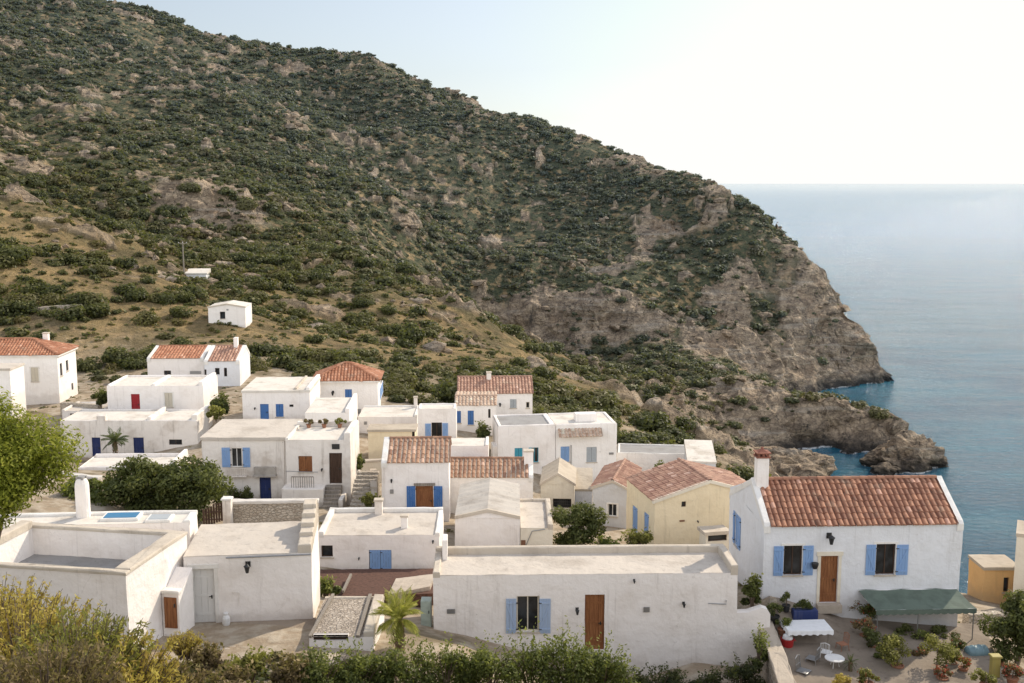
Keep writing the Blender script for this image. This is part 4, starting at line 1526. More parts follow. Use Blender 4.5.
# awning on the house front
aw = MB()
zA = h.pix('F', 880, 589)[1]; A0, A1 = h.pix('F', 858, 589)[0], h.pix('F', 956, 589)[0]
AW_ROOT = thing('awning', 'wide green fabric awning sloping out from the white tiled house over the terrace', 'awning', h.O + h.U * A0 + Vector((0, 0, zA)), h.yaw)
L = A1 - A0
OUT, DROP = 1.4, .45
for k in range(14):
    x0, x1 = L * k / 14, L * (k + 1) / 14
    rows = []
    for j in range(9):
        t = j / 8
        sag = -.05 * math.sin(t * PI)
        rows.append([(x0 + (t * .35), -.03 - OUT * t, -DROP * t + sag + .012 * math.sin(k * 1.3)), (x1 + (t * .35), -.03 - OUT * t, -DROP * t + sag + .012 * math.sin((k + 1) * 1.3))])
    aw.grid(rows)
M['awning'] = m_plain('green_awning_cloth', (.12, .155, .125), .85, var=.45, scale=2)
cloth = aw.build('awning_cloth', M['awning'], AW_ROOT)
aw = MB()
rows = [[], []]
for k in range(57):
    x = L * k / 56 + .35
    rows[0].append((x, -.03 - OUT - .005, -DROP)); rows[1].append((x, -.03 - OUT - .012, -DROP - .2 - .05 * abs(math.sin(k * PI / 4))))
aw.grid(rows)
aw.build('valance', M['awning'], AW_ROOT)
fr = MB()
fr.tube([(.35, -OUT, -DROP - .03), (L + .35, -OUT, -DROP - .03)], .03, 6)
fr.tube([(0, -.05, -.04), (L, -.05, -.04)], .04, 6)
for x in (.2, L - .1):
    fr.tube([(x, -.05, -.35), (x + .3, -OUT, -DROP - .05)], .022, 6)
fr.build('awning_frame', M['whitemetal'], AW_ROOT)
for x in (.45, L * .5, L + .25):
    p = MB(); p.tube([(x, -OUT + .04, -DROP - .05), (x, -OUT + .04, -2.9)], .028, 8); p.build('pole', M['greymetal'], AW_ROOT)

# terrace house, lower left
zt = at(187, 532, 45).z
P2 = at(187, 532, 45); P1 = atz(126, 573.5, zt)
yaw = math.degrees(math.atan2(-(P2.x - P1.x), P2.y - P1.y))
h = House('terrace_house', 'white house with sunken roof terrace behind broad parapets beside the yellow bush', (126, 573.5), P1.y, w=7.4, yaw=yaw, h=4.4, depth=(P2 - P1).length, corner='R')
h.flat('roofgrey', dz=-1.25, parapets={'F': (.03, .28), 'B': (.03, .36), 'R': (.05, .62), 'L': (.25, .45)}, pmat='coping')
h.finish(); HS['terrace'] = h
# stair porch with a brown door against its lit side
pr = thing('porch', 'small whitewashed porch with slanting roof and brown door beside the terrace house', 'porch', h.O + h.U * (h.w + .012) + h.Vv * (h.d * .52), h.yaw)
q = (Vector((0, 0, 0)))
zb = at(166, 628, 42.5).z - h.O.z
zh = at(166, 601, 42.5).z - h.O.z
m = MB()
prof = [(0, zh + .35), (.25, zh + .3), (1.3, zh + .95), (1.3, zb - 1), (0, zb - 1)]
m.poly([(0.0, v, z) for v, z in prof]); m.poly([(.72, v, z) for v, z in prof][::-1])
m.grid([[(0.0, v, z) for v, z in prof], [(.72, v, z) for v, z in prof]], True)
m.build('wall', M['white'], pr)
m = MB(); m.rough_box(-.0, -.06, zh + .3, .76, .3, zh + .44, .3, .01); m.build('coping', M['whitecoping'], pr)
m = MB()
for k in range(4):
    m.box(.10 + k * .13, -.05, zb, .22 + k * .13, -.015, zh + .12)
m.box(.09, -.02, zb, .63, -.005, zh + .14)
d_ = m.build('door', M['brown'], pr)
m = MB(); m.box(.54, -.09, zb + .9, .59, -.05, zb + 1.05); m.build('handle', M['metal'], d_)

h = House('flat_house', 'flat roofed white house with round chimney and blue rooflight', (-30, 527), 46.6, pxR=190, yaw=4, h=3.6, back=(120, 513.5))
h.flat('roofwhite', dz=.0, parapets={'B': (.12, .25), 'R': (.1, .3)}, pmat='whitecoping')
h.chimney(88, 0, (.62, .62), 1.75, 1.2, 'white', 'round')
for (px0, py0, px1, py1, mt) in ((103, 515.3, 141, 520.8, 'poolblue'), (147, 516.8, 173, 522.5, 'greypaint')):
    c = [atz(px0 + 3, py0, h.top), atz(px1, py0, h.top), atz(px1 - 3, py1, h.top), atz(px0, py1, h.top)]
    c = [p - h.O for p in c]; c = [Vector((p.dot(h.U), p.dot(h.Vv), h.h)) for p in c]
    m = MB()
    x0, x1 = min(p.x for p in c), max(p.x for p in c); y0, y1 = min(p.y for p in c), max(p.y for p in c)
    m.rough_box(x0, y0, h.h - .02, x1, y1, h.h + .13, .5, .004); o = m.build('rooflight', M['whitecoping'], h.root)
    m = MB(); m.box(x0 + .12, y0 + .1, h.h + .125, x1 - .12, y1 - .1, h.h + .15); m.build('pane', M[mt], o)
h.finish()

h = House('flat_house', 'low white store house with flat roof and plain white door onto a bare yard', (183, 557), 44, pxR=311, yaw=6, base=(250, 621.5), back=(260, 523))
h.door('F', (193.5, 568.5, 215, 621), 'whitepaint', frame='whitecoping', planks=3, low=.0)
h.flat('roof', dz=.02, parapets={'R': (.38, .55)}, pmat='coping')
h.lamp('F', (248, 564), .3)
h.pipe('F', [(226, 557.5), (311, 554)], .03, 'greymetal', 'gutter')
h.pipe('F', [(232, 592), (239, 592), (239, 605)], .018, 'oldwhite', 'conduit')
m = MB()
for k in range(4):
    m.rough_box(h.w - .56, h.d - .3 - .75 * k - .75, h.h + .3, h.w + .01, h.d - .3 - .75 * k, h.h + 1.15 - .2 * k, .4, .02)
m.build('stepped_parapet', M['coping'], h.root)
h.finish(); HS['store'] = h

h = House('flat_house', 'white flat roofed house with closed blue shutters above the reddish bed', (318, 535.5), 56, pxR=439.5, yaw=1, base=(380, 572), back=(340, 511))
h.window('F', (321.5, 545.5, 333, 557), frame='darkwood', mull=0)
h.window('F', (369.5, 550, 391.5, 571), frame='whitepaint', closed=True, shm='skyblue', mull=0, sill=False)
h.flat('roof', dz=.0, parapets={'B': (.22, .25), 'L': (.2, .3), 'R': (.12, .25)}, pmat='whitecoping')
h.chimney(379.5, 0, (.42, .42), .75, h.d - .5, 'oldwhite', 'flat')
h.chimney(405, 0, (.35, .35), .62, 1.3, 'white', 'flat')
h.lamp('F', (433, 541), .12); h.lamp('F', (359, 558), .1)
h.finish(); HS['mid'] = h

# stone walls and the rail by the store house
def wall_run(name, label, pts, th, mat, cope=None, down=1.5, cat='wall', wob=.03):
    """wall between points (top heights)"""
    r = thing(name, label, cat, pts[0])
    m, c = MB(), MB()
    for a, b in zip(pts[:-1], pts[1:]):
        a, b = Vector(a) - Vector(pts[0]), Vector(b) - Vector(pts[0])
        d = Vector((b.x - a.x, b.y - a.y, 0)); ln = d.length; ang = math.atan2(d.y, d.x)
        Mx = Matrix.Translation(a) @ Matrix.Rotation(ang, 4, 'Z')
        sl = (b.z - a.z) / ln
        T = lambda p: Mx @ Vector((p.x, p.y, p.z + sl * p.x))
        m.rough_box(0, -th / 2, -down, ln, th / 2, 0, .4, wob, T)
        if cope:
            c.rough_box(-.04, -th / 2 - .05, -.06, ln + .04, th / 2 + .05, .1, .4, wob, T)
    m.build('masonry', M[mat], r)
    if cope:
        c.build('coping', M[cope], r)
    return r


wall_run('stone_wall', 'beige rubble stone yard wall with pale coping below the twin blue shuttered houses', [at(232, 502, 57), at(318, 500.5, 57.5)], .4, 'stone', 'whitecoping', 2.5)
g = thing('wall_pier', 'short white masonry pier at the end of the rubble stone yard wall', 'pier', at(228, 522, 56.4))
m = MB(); m.rough_box(-.22, -.22, -.8, .22, .22, 1.25, .2, .015); m.build('masonry', M['oldwhite'], g)
m = MB(); m.rough_box(-.27, -.27, 1.25, .27, .27, 1.35, .2, .01); m.build('coping', M['whitecoping'], g)
r0, r1 = at(204, 523, 54), at(222, 522, 55)
g = thing('railing', 'dark weathered slatted railing beside the white masonry pier', 'railing', r0)
m = MB(); d = r1 - r0
for k in range(8):
    p = d * (k / 7)
    m.box(p.x - .05, p.y - .02, -.2, p.x + .05, p.y + .02, .72 + random.uniform(-.08, .1))
m.build('slats', M['darkwood'], g)
m = MB()
for zz in (.15, .55):
    m.beam(Vector((0, .03, zz)), d + Vector((0, .03, zz)), .04, .07)
m.build('rail', M['darkwood'], g)

# shed
h = House('shed', 'low rubble roofed shed with dark open front beside the small palm', (309, 637), 41, pxR=374, yaw=1, h=2.3, back=(360, 597))
h.window('F', (313, 634.5, 348, 640.5), frame='darkwood', mull=0, sill=False)
h.flat('rubble', dz=.0, over=.0, parapets={'R': (.22, .42), 'B': (.05, .2)}, pmat='coping')
m = MB(); m.beam((.05, -.1, h.h + .05), (.35, h.d, h.h + .12), .12, .1); m.build('roof_beam', M['greywood'], h.root)
m = MB(); m.beam((h.w - .62, -.1, h.h + .05), (h.w - .6, h.d, h.h + .1), .14, .1); m.build('roof_beam', M['greywood'], h.root)
h.finish()
# middle rows -------------------------------------------------------
h = House('flat_house', 'old white house with blue shutters and a blue door under a grey lintel', (201.6, 438), 73, pxR=285, base=(270, 501), back=(215, 420), wall='oldwhite')
h.window('F', (231.3, 448, 242, 467), frame='whitepaint', sh=[(222, 447.5, 230.4, 467), (243, 447.5, 250.2, 467)], shm='skyblue')
h.door('F', (260, 476.5, 271.4, 500), 'navy', low=.02)
m = MB(); a0, z0, a1, z1 = h.rect('F', 254, 466.5, 277, 475.5); h.fb(m, 'F', a0, 0, z0, a1, .5, z0 + .1); h.fb(m, 'F', a0 + .05, 0, z0 + .1, a1 - .05, .25, z1); m.build('door_hood', M['concrete'], h.root)
m = MB(); a0, z0, a1, z1 = h.rect('F', 231, 467.5, 247.5, 475)
for k in range(9):
    a = a0 + (a1 - a0) * k / 8; h.fb(m, 'F', a - .02, .3, z0, a + .02, .33, z1)
h.fb(m, 'F', a0, .29, z1, a1, .34, z1 + .04); h.fb(m, 'F', a0, 0, z0 - .06, a1, .36, z0)
m.build('balcony_rail', M['oldwhite'], h.root)
h.flat('roof', over=.1, dz=.06); h.pipe('F', [(284, 441), (284, 495)], .04, 'oldwhite')
h.finish()

h = House('flat_house', 'old white house with dark door at the head of steps and small balcony', (285.3, 440), 72.6, pxR=350, base=(320, 501), back=(300, 425.5), wall='oldwhite')
h.window('F', (298.6, 456, 312.5, 472), frame='brown', pane='glass', closed=True, shm='brown', mull=1)
h.door('F', (329.5, 453, 342, 483), 'darkwood', low=h.pix('F', 335, 483.5)[1], planks=3)
m = MB(); a0, z0, a1, z1 = h.rect('F', 332, 444, 339.5, 449); h.fb(m, 'F', a0, 0, z0, a1, .06, z1); m.build('plaque', M['metal'], h.root)
a0, z0, a1, z1 = h.rect('F', 285.5, 484, 326.5, 500)
m = MB(); m.rough_box(a0, -1.25, -1.5, a1, -.002, z1, .5, .015); m.build('landing', M['oldwhite'], h.root)
m = MB(); b0, y0, b1, y1 = h.rect('F', 294, 472.5, 316, 483)
for k in range(11):
    a = b0 + (b1 - b0) * k / 10; m.box(a - .018, -.9, z1, a + .018, -.87, z1 + .72)
m.box(b0, -.91, z1 + .72, b1, -.86, z1 + .77)
m.build('balcony_rail', M['greywood'], h.root)
m = MB(); s0, s1 = h.rect('F', 327, 484, 342.5, 500)[0::2]
for k in range(6):
    m.rough_box(s0, -.3 - .26 * (k + 1), -1.5, s1, -.002 - .26 * k, z1 - .04 - (z1 - .05) / 6 * k, .5, .008)
m.build('steps', M['greywood'], h.root)
m = MB(); m.rough_box(s1 + .01, -1.9, -1.5, s1 + .3, -.002, z1 * .55, .4, .02); m.build('step_wall', M['oldwhite'], h.root)
h.flat('roofwhite', dz=.0, parapets={'R': (.5, .4), 'B': (.35, .3), 'L': (.15, .2)}, pmat='oldwhite')
h.pipe('F', [(286, 471), (318, 472)], .02, 'greymetal', 'cable'); h.lamp('F', (322, 469), .15)
h.finish(); TW = h

h = House('tiled_house', 'white house with ridged old tile roof and open royal blue shutters around a brown door', (381.5, 463), 68, pxR=449, yaw=2, base=(410, 514), depth=4.6)
h.door('F', (415.8, 486, 433.4, 511), 'brown', low=-.1, planks=4, rev=.25)
a0, z0, a1, z1 = h.rect('F', 406.7, 486, 415.4, 509.5); h.shutter('F', (a0, z0, a1, z1), 'blue', .05, True)
a0, z0, a1, z1 = h.rect('F', 433.8, 486, 442.5, 509.5); h.shutter('F', (a0, z0, a1, z1), 'blue', .05)
m = MB(); a0, z0, a1, z1 = h.rect('F', 414, 483, 435, 485.5); h.fb(m, 'F', a0, 0, z0, a1, .1, z1); m.build('lintel', M['greywood'], h.root)
h.lamp('F', (391.5, 480), .16); h.vent('F', (390, 489.5, 393.5, 493.5)); h.pipe('F', [(383.8, 466), (383.8, 505)], .035, 'oldwhite')
h.gable_u(.95, 2.5, 'tile_old', coping=('L',), mortar=True, tw=.3, course=.5, cth=.35, backz=.0)
h.finish()

h = House('flat_house', 'small plain white block with bright flat roof behind the ridged tile roof', (441, 446), 76, pxR=488, base=(465, 478), back=(455, 438), wall='freshwhite')
h.flat('roofwhite', dz=0, parapets={'R': (.12, .2)}, pmat='white'); h.finish()

h = House('tiled_house', 'low white house with striped old tile roof and square chimney between white blocks', (450.5, 477.5), 72, pxR=533, base=(520, 506), depth=4.4, wall='freshwhite')
h.gable_u(.75, 2.0, 'tile_old', coping=('R',), mortar=True, tw=.3, course=.5, cth=.3)
h.chimney(528.5, .1, (.62, .5), 1.35, 1.5, 'white', 'flat')
h.finish()

h = House('barn', 'windowless white barn with low pitched whitewashed ribbed roof, gable toward the front', (455, 518), 61, pxR=520, base=(488, 553), depth=7.0)
h.gable_v(.42, tile=None, plain='roofrib', oh=.02, verge='coping')
h.finish(); BN = h
h = House('flat_house', 'narrow white lean-to with flat roof and low parapet joined to the barn', (520.5, 528), 61, pxR=553, base=(536, 553), back=(530, 500.5), wall='cream')
h.flat('roof', dz=0, parapets={'R': (.22, .3), 'B': (.15, .25)}, pmat='coping')
h.vent('F', (519.5 + 1.5, 540, 525.5, 545), 'rust'); h.pipe('F', [(526, 545), (532, 531), (545, 529)], .025, 'greymetal', 'cable')
h.finish()

h = House('tall_house', 'tall white house with dark flat roof and two teal shuttered windows', (498, 426.7), 88, pxR=555.5, yaw=7, base=(540, 482), back=(540, 414.3))
h.window('F', (514.6, 448, 522.5, 459.5), frame='teal', closed=True, shm='teal', mull=0)
h.window('F', (530.5, 447.5, 538.5, 462.3), frame='teal', mull=1)
a0, z0, a1, z1 = h.rect('F', 528.6, 447.5, 531.5, 462.3); h.shutter('F', (a0, z0, a1, z1), 'teal', .05)
h.window('F', (534, 476, 539, 484), frame='darkwood', mull=0); h.vent('F', (542, 466.5, 547, 468.5))
h.flat('roofgrey', dz=-.02, parapets={'L': (.08, .3), 'R': (.1, .45), 'B': (.08, .25), 'F': (.06, .25)}, pmat='white')
m = MB(); m.rough_box(-.35, .6, 1.2, .02, 2.2, 3.0, .4, .04); m.build('buttress', M['oldwhite'], h.root)
h.finish(); T1 = h
o2 = h.O + h.U * (h.w + .02)
tl = project(o2 + Vector((0, 0, h.h)))
h = House('tall_house', 'white house with pale tiled pent strip and two grey blue shuttered windows', (tl[0] + .2, tl[1]), o2.y, pxR=617, yaw=7, base=(585, 480), back=(600, 412.3), wall='freshwhite')
h.window('F', (560.6, 446.5, 569.5, 461.8), frame='whitepaint', closed=True, shm='skyblue', mull=0)
h.window('F', (586.5, 447, 596.7, 462), frame='whitepaint', closed=True, shm='greypaint', mull=0)
h.pent('F', (557.5, 428.5, 601, 443), out=.75, drop=.55); h.vent('F', (609, 452.5, 613.5, 454.5)); h.pipe('F', [(571, 445), (571, 475)], .035, 'greymetal')
h.flat('roofwhite', dz=-.02, parapets={'R': (.06, .3), 'B': (.06, .25), 'F': (.04, .25)}, pmat='white')
m = MB(); a, z = h.pix('F', 589, 426); m.rough_box(a - .9, 1.2, h.h - .05, a + .9, 2.2, h.h + .6, .5, .01); m.build('water_tank', M['white'], h.root)
h.finish()

h = House('shed', 'small cream gabled shed with barred dark green window left of the dark bushy tree', (541, 484), 77, pxR=574.5, yaw=-4, base=(556, 513), depth=4.6, wall='cream')
h.window('F', (553, 498.7, 571.3, 507.8), frame='darkwood', bars=True, mull=0, sill=False)
h.gable_v(.75, plain='roofbeige', tile=None, oh=.1, verge='coping'); h.finish()

h = House('gabled_house', 'pale gabled house with brown tile slope and one dark window behind the dark bushy tree', (592.4, 488), 74, pxR=629, yaw=-14, base=(605, 532), depth=6.0, wall='greywall')
h.window('F', (608, 504, 616.8, 516.3), frame='whitepaint', mull=1, surround='whitecoping')
h.gable_v(.55, tile='tile_pink', oh=.12, ru=1.4, verge='coping'); h.finish()
h = House('shed', 'low white lean-to with weathered beige roof between the shed and the gabled house', (573, 489), 78, pxR=592, yaw=-4, base=(580, 525), depth=4.0, wall='coolwhite')
h.flat('roofbeige', dz=.0, over=.05, rb=.55); h.finish()

h = House('yellow_house', 'pale yellow gabled house with weathered tile roof and sky blue shutters on its shaded side', (654.6, 502), 62, w=6.8, yaw=12, base=(690, 565), depth=5.2, wall='yellow')
h.window('L', (632.5, 506.5, 637.5, 531), frame='whitepaint', closed=True, shm='skyblue', mull=0)
h.window('L', (644, 513, 648.5, 534), frame='whitepaint', closed=True, shm='skyblue', mull=0)
h.window('F', (681.5, 501.5, 686, 507), frame='darkwood', mull=0, sill=False)
h.vent('F', (679.5, 520, 684.5, 521.5), 'rust'); h.lamp('F', (697.5, 521), .1)
h.gable_v(1.0, tile='tile_pink', oh=.12, verge='cream', tw=.3); h.finish(); YH = h
g = House('shed', 'small dark doored store with tiled lip against the yellow gabled house', (706, 533), 60.3, pxR=729, yaw=12, h=2.2, depth=1.0, wall='cream')
g.window('F', (708, 532.8, 727, 541), frame='darkwood', mull=0, sill=False)
g.flat('tile_pale' if False else 'coping', over=.1, dz=.05); g.finish()

h = House('flat_house', 'long low pale grey building with flat roof at the village edge beside the hillside', (617, 453), 94, pxR=692, yaw=-6, base=(650, 482), back=(640, 444.5), wall='white')
h.flat('roofgrey', dz=-.02, parapets={'B': (.1, .2), 'F': (.05, .2), 'L': (.08, .25)}, pmat='whitecoping'); h.finish()
h = House('flat_house', 'low grey white store with sloping flat roof at the far right end of the village', (688, 461), 88, pxR=716, yaw=-6, base=(700, 485), depth=5.5, wall='greywall')
h.flat('roofwhite', dz=.0, over=.05, rb=.5); h.finish()

# back rows ---------------------------------------------------------
h = House('flat_house', 'white flat roofed house with one deep red door and a pale shuttered window', (106.7, 386), 95, pxR=203, yaw=1, base=(150, 414.5), back=(150, 375.8))
h.door('F', (131.3, 394, 140, 414), 'red', low=.02, rev=.1)
h.window('F', (164.8, 393, 172.6, 407), frame='cream_paint', closed=True, shm='cream_paint', mull=0, surround='whitecoping')
h.flat('roofwhite', dz=-.05, parapets={'L': (.12, .25), 'R': (.35, .4), 'B': (.08, .22)}, pmat='white')
m = MB(); u = h.pix('F', 153, 384)[0]; m.rough_box(u - .15, .1, h.h - .1, u + .15, h.d - .2, h.h + .16, .5, .02); m.build('parapet', M['white'], h.root)
h.finish()
h = House('flat_house', 'wide low white house with two navy doors below the red door house', (60, 421), 89, pxR=197, yaw=0, base=(120, 458), back=(110, 409.5), wall='oldwhite')
h.door('F', (92, 437.5, 100.6, 456), 'navy', low=.05); h.door('F', (133.5, 437.5, 144, 456), 'navy', low=.05)
h.window('F', (169, 439.5, 182, 444.8), frame='darkwood', mull=1, sill=False)
h.flat('roofwhite', dz=-.03, parapets={'R': (.45, .5), 'F': (.04, .22), 'B': (.05, .2)}, pmat='oldwhite')
m = MB(); u = h.pix('F', 148, 420)[0]; m.rough_box(u - .15, .25, h.h - .1, u + .15, h.d - .25, h.h + .3, .5, .02); m.build('parapet', M['oldwhite'], h.root)
m = MB(); u = h.pix('F', 101, 420)[0]; m.rough_box(u - .35, -.02, h.h - .3, u + .35, .5, h.h + .45, .3, .04); m.build('parapet', M['oldwhite'], h.root)
h.finish()
h = House('flat_house', 'low white terrace building with pale flat roof behind the dark green trees', (78, 468), 79, pxR=176, yaw=2, base=(120, 484), back=(120, 455))
h.flat('roofwhite', dz=-.1, parapets={'R': (.5, .3), 'B': (.15, .2), 'F': (.06, .25)}, pmat='white')
h.pipe('F', [(80, 472), (170, 471)], .03, 'greymetal', 'cable'); h.finish()

h = House('hip_house', 'white house with orange hipped roof standing at the left edge of the village', (-62, 355.8), 105, pxR=57, yaw=2, base=(30, 398), back=(77, 347.5), wall='freshwhite')
h.window('F', (31, 367.5, 38.6, 381.5), frame='cream_paint', closed=True, shm='cream_paint', mull=0, surround='whitecoping')
h.window('R', (60, 363, 62.5, 376), frame='darkwood', mull=0); h.window('R', (66, 360, 68.5, 371), frame='darkwood', mull=0); h.window('R', (71.5, 383, 73.5, 390), frame='darkwood', mull=0, sill=False)
h.hip(1.25, 3.2); h.chimney(49.5, .9, (.5, .5), .75, h.d - 1.4, 'white', 'flat'); h.finish()
h = House('shed', 'small white shed with flat roof in front of the orange hipped house', (-30, 369), 98, pxR=9.5, yaw=1, base=(5, 400), depth=3.0, wall='freshwhite')
h.flat('roof', over=.08, dz=.05); h.finish()

h = House('tiled_house', 'white house with low orange tile roof behind the red door house', (147, 358.8), 112, pxR=203.5, yaw=2, base=(175, 396), depth=4.6)
h.window('F', (164, 370.6, 171, 375.6), frame='darkwood', mull=1); h.vent('F', (190, 371, 201, 374))
h.gable_u(.75, 3.4, 'tile_orange', coping=('L', 'R'), cth=.35, tw=.32, course=.5); h.finish()
h = House('tiled_house', 'taller white house with brownish tile roof and one high white gable wall', (204, 361.5), 110.6, pxR=239.5, yaw=2, base=(222, 400), depth=5.2, wall='coolwhite')
for q in ((215, 368, 219.6, 374.6), (224, 367.8, 227, 376.5), (201.8 + 2.6, 369.5, 206.5, 375.5)):
    h.window('F', q, frame='darkwood', mull=0, sill=False)
h.gable_u(1.0, 3.6, 'tile_pink', coping=('L', 'R'), cth=.4, tw=.32, course=.5)
h.chimney(238, .4, (.4, .6), 1.6, 3.4, 'white', None); h.finish()

h = House('flat_house', 'white flat roofed house with two bright blue doors and a high side parapet', (242, 391), 92, pxR=309.5, yaw=2, base=(275, 420), back=(275, 377.5))
h.door('F', (260.2, 404, 268.8, 419), 'blue', low=.0, rev=.1); h.window('F', (275.8, 404, 283.5, 416.8), frame='blue', closed=True, shm='blue', mull=0)
h.window('F', (289.3, 404.5, 293.5, 407), frame='metal', mull=0, sill=False); h.lamp('F', (255, 408), .15)
h.flat('roofwhite', over=.06, dz=.04, parapets={'R': (.28, .3)}, pmat='white')
m = MB(); u = h.pix('F', 295, 388)[0]; m.rough_box(u - .1, .3, h.h, u + .1, h.d - .1, h.h + .2, .5, .02); m.build('parapet', M['coping'], h.root)
h.finish()
h = House('flat_house', 'low white terrace with stepped bright roof below the orange hipped house', (305, 413), 86, pxR=349, yaw=2, base=(325, 428), back=(330, 397.5), wall='freshwhite')
h.flat('roofwhite', dz=0, parapets={'R': (.35, .3)}, pmat='white'); h.finish()

h = House('hip_house', 'white house with bright orange pyramid roof and a royal blue window', (314, 381.2), 100, pxR=377.6, yaw=3, base=(350, 417), back=(385.5, 373.3), wall='freshwhite')
h.window('F', (345, 389.3, 352, 401.5), frame='blue', closed=True, shm='blue', mull=0); h.window('F', (315.5, 385.5, 320, 390), frame='darkwood', mull=0, sill=False)
h.window('R', (379.6, 385, 383.2, 397.5), frame='skyblue', closed=True, shm='skyblue', mull=0, sill=False)
h.vent('F', (357, 409, 361, 414)); h.lamp('F', (333, 392), .3)
h.hip(1.35, 2.6, oh=.3); h.finish()

h = House('flat_house', 'low plain white house with pale flat roof right of the orange pyramid roof', (358, 417), 92, pxR=417, yaw=1, base=(390, 440), back=(390, 406.5))
h.flat('roofwhite', dz=0, parapets={'B': (.12, .22), 'R': (.15, .25)}, pmat='whitecoping'); h.chimney(424 - 8, 0, (.3, .3), .9, h.d - .4, 'oldwhite', 'flat')
h.vent('F', (364, 421.5, 367, 424.5)); h.finish()
h = House('flat_house', 'low cream yellow house with ragged flat roof edge behind the ridged tile roof', (368, 430), 85, pxR=415, yaw=1, base=(390, 456), back=(390, 424.5), wall='yellow')
h.flat('roofbeige', over=.08, dz=.05); h.window('F', (412, 431.5, 415.2 - .6, 437), frame='darkwood', mull=0, sill=False); h.finish()
h = House('flat_house', 'white house with open pale blue shutters and a flat roof right of the cream house', (417.5, 409), 90, pxR=456, yaw=1, base=(435, 440), back=(437, 404))
h.window('F', (431.5, 422.5, 442, 437), frame='darkwood', sh=[(425.2, 423.5, 431, 436.5), (442.4, 423, 448, 436.5)], shm='skyblue', mull=1)
h.flat('roofwhite', dz=-.02, parapets={'L': (.1, .25), 'B': (.08, .2), 'R': (.06, .25)}, pmat='white'); h.finish()
h = House('tiled_house', 'white house with narrow pale tile roof and two royal blue shutters', (455.5, 405.5), 97, pxR=496, yaw=1, base=(470, 430), depth=4.5, wall='freshwhite')
h.window('F', (456.6, 411, 461, 423), frame='blue', closed=True, shm='blue', mull=0); h.window('F', (467.7, 410.6, 473.8, 424.8), frame='blue', closed=True, shm='blue', mull=0)
h.window('F', (488.2, 409, 490.5, 418), frame='darkwood', mull=0, sill=False)
h.gable_u(.5, 1.6, 'tile_pale', coping=(), mortar=True, tw=.32, course=.5, backz=.3); h.finish()
h = House('tiled_house', 'white house with long weathered pink tile roof at the back of the village', (458, 394), 106, pxR=532.5, yaw=2, base=(515, 416), depth=6.0, wall='freshwhite')
h.window('F', (510, 399.2, 516.5, 408), frame='whitepaint', closed=True, shm='greypaint', mull=0); h.window('F', (526, 402, 529.5, 408), frame='cream_paint', mull=0)
h.lamp('F', (500, 404), .25)
h.gable_u(1.1, 3.0, 'tile_pink', coping=(), tw=.32, course=.5); h.chimney(489, .9, (.45, .45), .75, 2.6, 'oldwhite', 'flat'); h.finish()

h = House('hut', 'lone small white hut with one dark window on the dry grass slope above the village', (208, 307.5), 150, pxR=245, yaw=3, base=(225, 328), depth=5.0)
h.window('F', (220, 311.7, 225.2, 318.8), frame='darkwood', mull=0); h.vent('F', (226.5, 309, 228.5, 310.5))
h.gable_v(.42, plain='roofwhite', tile=None, oh=.1, verge='coping'); h.finish()
h = House('hut', 'tiny white roofed hut below the utility pole on the hillside', (186, 273.5), ghit(195, 279).y - 1, pxR=206, yaw=5, h=2.2, depth=3.5, wall='coolwhite')
h.flat('roofwhite', over=.2, dz=.1, rb=.5); h.finish()

# far right, by the sea
h = House('ochre_house', 'small ochre yellow building with flat beige roof and dark window near the sea', (984.4, 567.7), 60, pxR=1020, yaw=0, base=(990, 600), back=(985, 555.5), wall='ochre')
h.window('F', (1003, 577.5, 1008.5, 592), frame='darkwood', mull=0)
h.flat('roofbeige', over=.06, dz=.04, rb=.0); h.finish()
h = House('tall_house', 'narrow cream end wall of a taller building at the right edge beside the ochre building', (1017, 534), 58, w=3.0, yaw=-26, base=(1018, 600), depth=2.6, wall='cream')
h.flat('roofbeige', over=.05, dz=.05); h.finish()
wall_run('stone_wall', 'dark rubble stone wall running right from the green awning', [at(966, 613, 51.5), at(1002, 612, 52)], .5, 'stone', None, 3.0)

h = House('annex', 'low white annex with flat roof left of the red door house', (62, 411), 97, pxR=104, yaw=1, h=2.2, back=(80, 402.5), wall='oldwhite')
h.window('F', (70, 413.5, 74, 418), frame='darkwood', mull=0, sill=False)
h.flat('roof', dz=0, parapets={'L': (.15, .25), 'R': (.1, .25), 'B': (.08, .2)}, pmat='oldwhite'); h.finish()
# ------------------------------------------------------------------ trees and plants
M_BRIGHT = m_leaf('bright_leaves', (.04, .05, .008), (.24, .27, .03), (.55, .53, .08), .55)
M_DARKL = m_leaf('dark_leaves', (.018, .024, .009), (.085, .10, .030), (.22, .225, .075), .35)
M_SHADE = m_leaf('shade_leaves', (.012, .016, .007), (.042, .052, .018), (.10, .11, .04), .22)  # darker leaf copy: shade painted in for the low shrubs by the wall
M_MIDL = m_leaf('hedge_leaves', (.022, .030, .010), (.12, .145, .036), (.34, .35, .10), .42)
M_YELL = m_leaf('yellow_leaves', (.13, .085, .025), (.48, .33, .075), (.74, .58, .18), .55)
M_OLIVE = m_leaf('olive_leaves', (.045, .045, .015), (.20, .19, .05), (.42, .39, .11), .42)
M_DRY = m_leaf('dry_leaves', (.06, .04, .022), (.17, .12, .055), (.30, .22, .10), .25)
M_PALM = m_leaf('palm_leaves', (.06, .07, .01), (.24, .26, .04), (.50, .46, .10), .4)
M_PALMD = m_leaf('dark_palm_leaves', (.015, .022, .01), (.05, .07, .03), (.12, .15, .07), .25)
M_FLOWER = m_leaf('red_flowers', (.20, .02, .02), (.45, .05, .04), (.60, .16, .10), .25)
M['bark'] = m_wood('bark', (.09, .065, .045), (.20, .15, .11))
